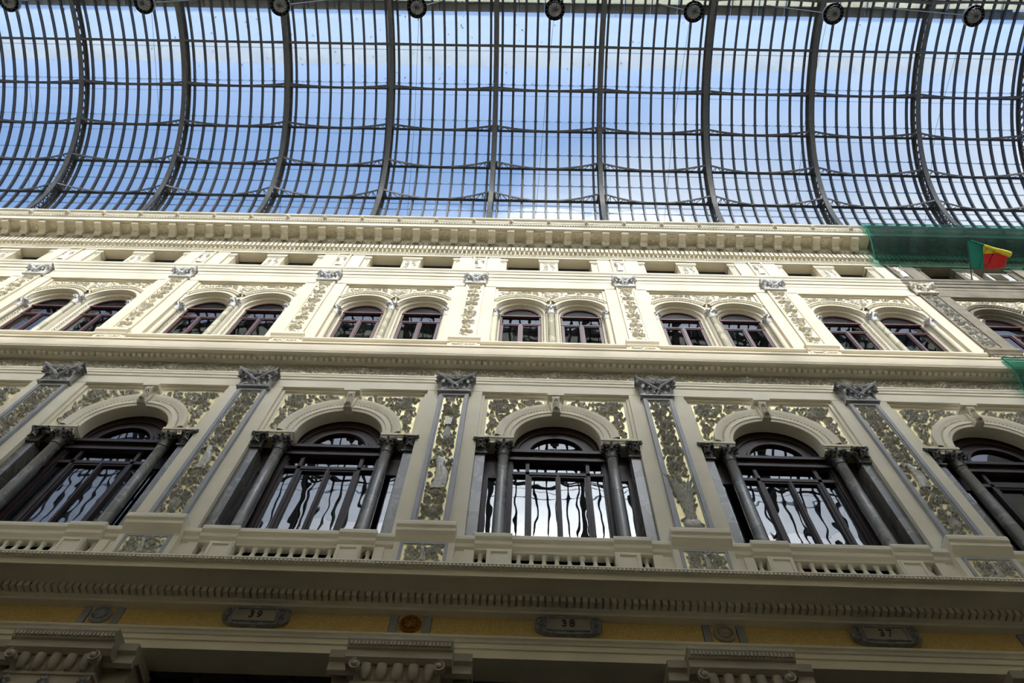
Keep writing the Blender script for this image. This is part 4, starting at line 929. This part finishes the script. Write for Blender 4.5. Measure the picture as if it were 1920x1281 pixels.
rest = {'glass': MB(), 'frost': MB()}
npan = 0
for (a, b) in ROWS:
    mt = 'frost' if (a, b) in ((75.3,82), (98,104.7)) else 'glass'
    me = pane_mesh(b-a, mt) if (a, b) in big or (a, b) == (31, 44) else None
    for c in range(-45, 45):
        x = c*W/9
        part = (a, b) in big and -36 <= c <= 43
        part = part or ((a, b) == (31, 44) and -26 <= c <= 29)
        if part and npan < 300:
            npan += 1; obj('pane', me, ceil, (x, 0, 0), (math.radians(a), 0, 0))
        else:
            q = rest[mt]; arc_bar(q, x-W/18+.02, x+W/18-.02, RG, RG+.008, math.radians(a), math.radians(b), 4)
for mt in rest: obj('further_panes', rest[mt].mesh('further_panes', mt), ceil, kind='stuff')
# ridge walkway outside the glass
mb = MB()
for j in range(40): mb.box(-24+j*1.25+.01, -24+(j+1)*1.25-.01, -8.17, -7.82, 41.16, 41.21)
wk = mb.mesh('walkway_boards', 'planks')
ridge = obj('ridge_walkway', None, None, label='brown boarded walkway with cream sheeting along the roof ridge outside the glass', cat='walkway')
obj('boards', wk, ridge)
mb = MB()
for j in range(40): mb.prism([(-9.6,41.10),(-8.26,41.22),(-8.26,41.26),(-9.6,41.14)], -24+j*1.25+.02, -24+(j+1)*1.25-.02)
obj('sheeting', mb.mesh('sheeting', 'sheet'), ridge)
mb = MB(); mb.box(-24, 24, -8.26, -8.17, 41.08, 41.2)
for j in range(39): mb.box(-24+j*1.25, -24+j*1.25+.05, -9.6, -7.85, 41.08, 41.16)
obj('bearers', mb.mesh('bearers', 'steel2'), ridge)
# dead leaves lying on the panes
mb = MB(); rng = random.Random(77)
for j in range(150):
    x = rng.gauss(-6, 7) if rng.random() < .7 else rng.uniform(-18, 18); a = math.radians(rng.choice((rng.uniform(69, 80), rng.uniform(83, 97)))); p = Vector(pol(RG+.02, a, x))
    if abs(x) > 22: continue
    s = rng.uniform(.025, .075); t1v = Vector((1,0,0)); t2v = Vector(pol(1, a+PI/2)); th = rng.uniform(0, 6.28); e1 = t1v*math.cos(th)+t2v*math.sin(th); e2 = -t1v*math.sin(th)+t2v*math.cos(th); up = Vector(pol(1, a))
    mb.add([tuple(p-e1*s), tuple(p+e2*s*.4+up*.02), tuple(p+e1*s), tuple(p-e2*s*.4+up*.01), tuple(p+up*.035)], [(0,1,4),(1,2,4),(2,3,4),(3,0,4),(0,3,2,1)])
obj('dead_leaves', mb.shift(0, YC, ZC).mesh('dead_leaves', 'leafdry'), kind='stuff', label='dark dead leaves scattered on the upper glass panes', cat='leaves')

# ------------------------------------------------------------------ pendant lamps under the ridge
ZL, YL = 31.85, -8.30
mb = MB(); mb.lathe([(.06,.62),(.10,.58),(.12,.45),(.20,.38),(.30,.22),(.325,.05),(.33,0),(.31,0),(.30,.06),(.28,.20),(.18,.34),(.05,.36)], 0, 0, 0, 24); l1 = mb.mesh('shade', 'lampblack', 40)
mb = MB(); mb.lathe([(.0,-.16),(.06,-.15),(.15,-.10),(.21,-.02),(.22,.06),(.16,.14)], 0, 0, 0, 20); l2 = mb.mesh('globe', 'lampglass', 50)
mb = MB()
for k in range(14):
    a = 2*PI*k/14; mb.tube([(.31*math.cos(a), .31*math.sin(a), .01), (.235*math.cos(a), .235*math.sin(a), -.09), (.07*math.cos(a), .07*math.sin(a), -.175)], .010, 4)
mb.lathe([(.245,-.075),(.26,-.07),(.255,-.09)], 0, 0, 0, 20); mb.dome((0,0,-.15), .07, .06, (0,0,-1), 10, 3); l3 = mb.mesh('cage', 'lampblack')
mb = MB(); mb.tube([(0,0,.6), (0,0,9.0)], .018, 5); l4 = mb.mesh('suspension_rod', 'lampblack')
mb = MB(); mb.tube([(0,.1,.55), (-.25,3.6,.22), (-.5,7.25,-1.5)], .006, 4); l5 = mb.mesh('stay_wire', 'steel2')
LB_ = {-4: 'leftmost, cut by the photo corner'}
for j, k in enumerate(range(-4, 4)):
    t = obj('pendant_lamp', None, None, (k*W+2.5, YL, ZL), label='round black pendant lamp under the roof ridge, %s in the row' % nth(j, 8), cat='lamp', group='pendant lamps under the roof ridge')
    t.scale = (1.12, 1.12, 1.0); obj('shade', l1, t); obj('globe', l2, t); obj('cage', l3, t); obj('suspension_rod', l4, t); obj('stay_wire', l5, t)

# ------------------------------------------------------------------ green safety nets
def net_mesh(prof, x0, x1, n, amp, seed):
    mb = MB(); rng = random.Random(seed); ph = rng.random()*6; rows = []
    for i in range(n+1):
        x = x0+(x1-x0)*i/n; row = []
        for j, (y, z) in enumerate(prof):
            row.append((x+.05*math.sin(j*1.3+ph), y-amp*math.sin(i*.9+j*.7+ph)*(0 if j == 0 else 1)-amp*.5*math.sin(i*2.3+ph), z))
        rows.append(row)
    mb.grid(rows); return mb.mesh('sheet', 'net', 60)
t = obj('safety_net', None, None, label='large green safety net hung over the top cornice at the right', cat='net', group='green safety nets')
obj('sheet', net_mesh([(-1.03,30.28),(-1.03,29.95),(-.98,29.6),(-.86,29.3),(-.66,29.0),(-.45,28.7),(-.22,28.42)], 14.35, 21.5, 40, .025, 3), t)
mb = MB(); mb.tube([(14.35,-1.05,30.28), (21.5,-1.05,30.28)], .015, 5); mb.tube([(14.35,-1.05,30.28), (14.37,-1.0,29.6), (14.36,-.68,29.0), (14.35,-.24,28.42)], .02, 5); obj('edge_rope', mb.mesh('edge_rope', 'green'), t)
t = obj('safety_net', None, None, label='small green net corner hanging under the middle cornice at the right edge', cat='net', group='green safety nets')
obj('sheet', net_mesh([(-.50,19.95),(-.52,19.75),(-.50,19.5),(-.40,19.2),(-.28,18.85),(-.12,18.62)], 14.22, 18.0, 20, .02, 5), t)
mb = MB(); mb.tube([(14.22,-.52,19.95), (18,-.52,19.95)], .018, 5); mb.tube([(14.22,-.52,19.95), (14.24,-.52,19.5), (14.22,-.14,18.62), (18,-.14,18.62)], .018, 5); obj('edge_rope', mb.mesh('edge_rope', 'green'), t)

# ------------------------------------------------------------------ flag on its pole, air conditioner in the attic window
def flag():
    t = obj('flag', None, None, (17.21, .05, 27.04), label='green, yellow and red flag curling from a pole at the attic, before the green net', cat='flag')
    T = Vector((.02, -1.25, 1.07)); H = Vector((.01, -.40, .33)); FT = Vector((1.20, -.90, .42)); FB = Vector((1.12, -.50, .24)); L = (H-T).length
    mb = MB(); mb.tube([(0,.30,-.28), tuple(T*1.04)], .020, 8); mb.dome(tuple(T*1.04), .035, .05, tuple(T), 8, 3); obj('pole', mb.mesh('pole', 'steel2', 40), t)
    parts = {'green': MB(), 'yellow': MB(), 'red': MB()}
    nu, nv = 30, 40
    def pt(u, v):                                        # u along the fly, v down the hoist; the spare cloth rolls up at the top
        S = T.lerp(FT, u); E_ = H.lerp(FB, u); c = (E_-S).length; e = max(L-c, 1e-4); r = e/(2*PI)*.92; d = (E_-S)/c
        n = d.cross(Vector((1, 0, 0))).normalized()
        if n.y > 0: n = -n
        q = v*L
        if q < e:
            ph = (1-q/e)*2*PI; p = S+n*r*(1-math.cos(ph))-d*r*math.sin(ph)
        else: p = S+d*(q-e)
        p = p+n*.035*math.sin(u*7+v*3)*u+Vector((0, 0, -.10*math.sin(PI*u)))
        return tuple(p)
    for a in range(nu):
        for b in range(nv):
            u0, u1, v0, v1 = a/nu, (a+1)/nu, b/nv, (b+1)/nv
            c = 'green' if u0 < .36 else ('yellow' if v0 < .5 else 'red')
            parts[c].add([pt(u0,v0), pt(u1,v0), pt(u1,v1), pt(u0,v1)], [(0,1,2,3)])
    for c in parts:
        me = parts[c].mesh(c+'_field', c); bm = bmesh.new(); bm.from_mesh(me); bmesh.ops.remove_doubles(bm, verts=bm.verts, dist=1e-5); bm.to_mesh(me); bm.free(); me.shade_smooth()
        fo = obj(c+'_field', me, t); sm = fo.modifiers.new('thickness', 'SOLIDIFY'); sm.thickness = .008
flag()
t = obj('air_conditioner', None, None, (18.35, .08, 27.03), label='white air conditioner box in the unrestored attic window behind the flag', cat='air conditioner')
mb = MB(); mb.box(-.40, .40, -.12, .25, 0, .66); mb.box(-.42, .42, -.14, .27, .63, .67); obj('case', mb.mesh('case', 'ac'), t)
mb = MB(); mb.box(-.30, .14, -.135, -.11, .06, .60)
for j in range(11): mb.box(-.30, .14, -.15, -.12, .07+j*.05, .085+j*.05)
obj('grille', mb.mesh('grille', 'old'), t)
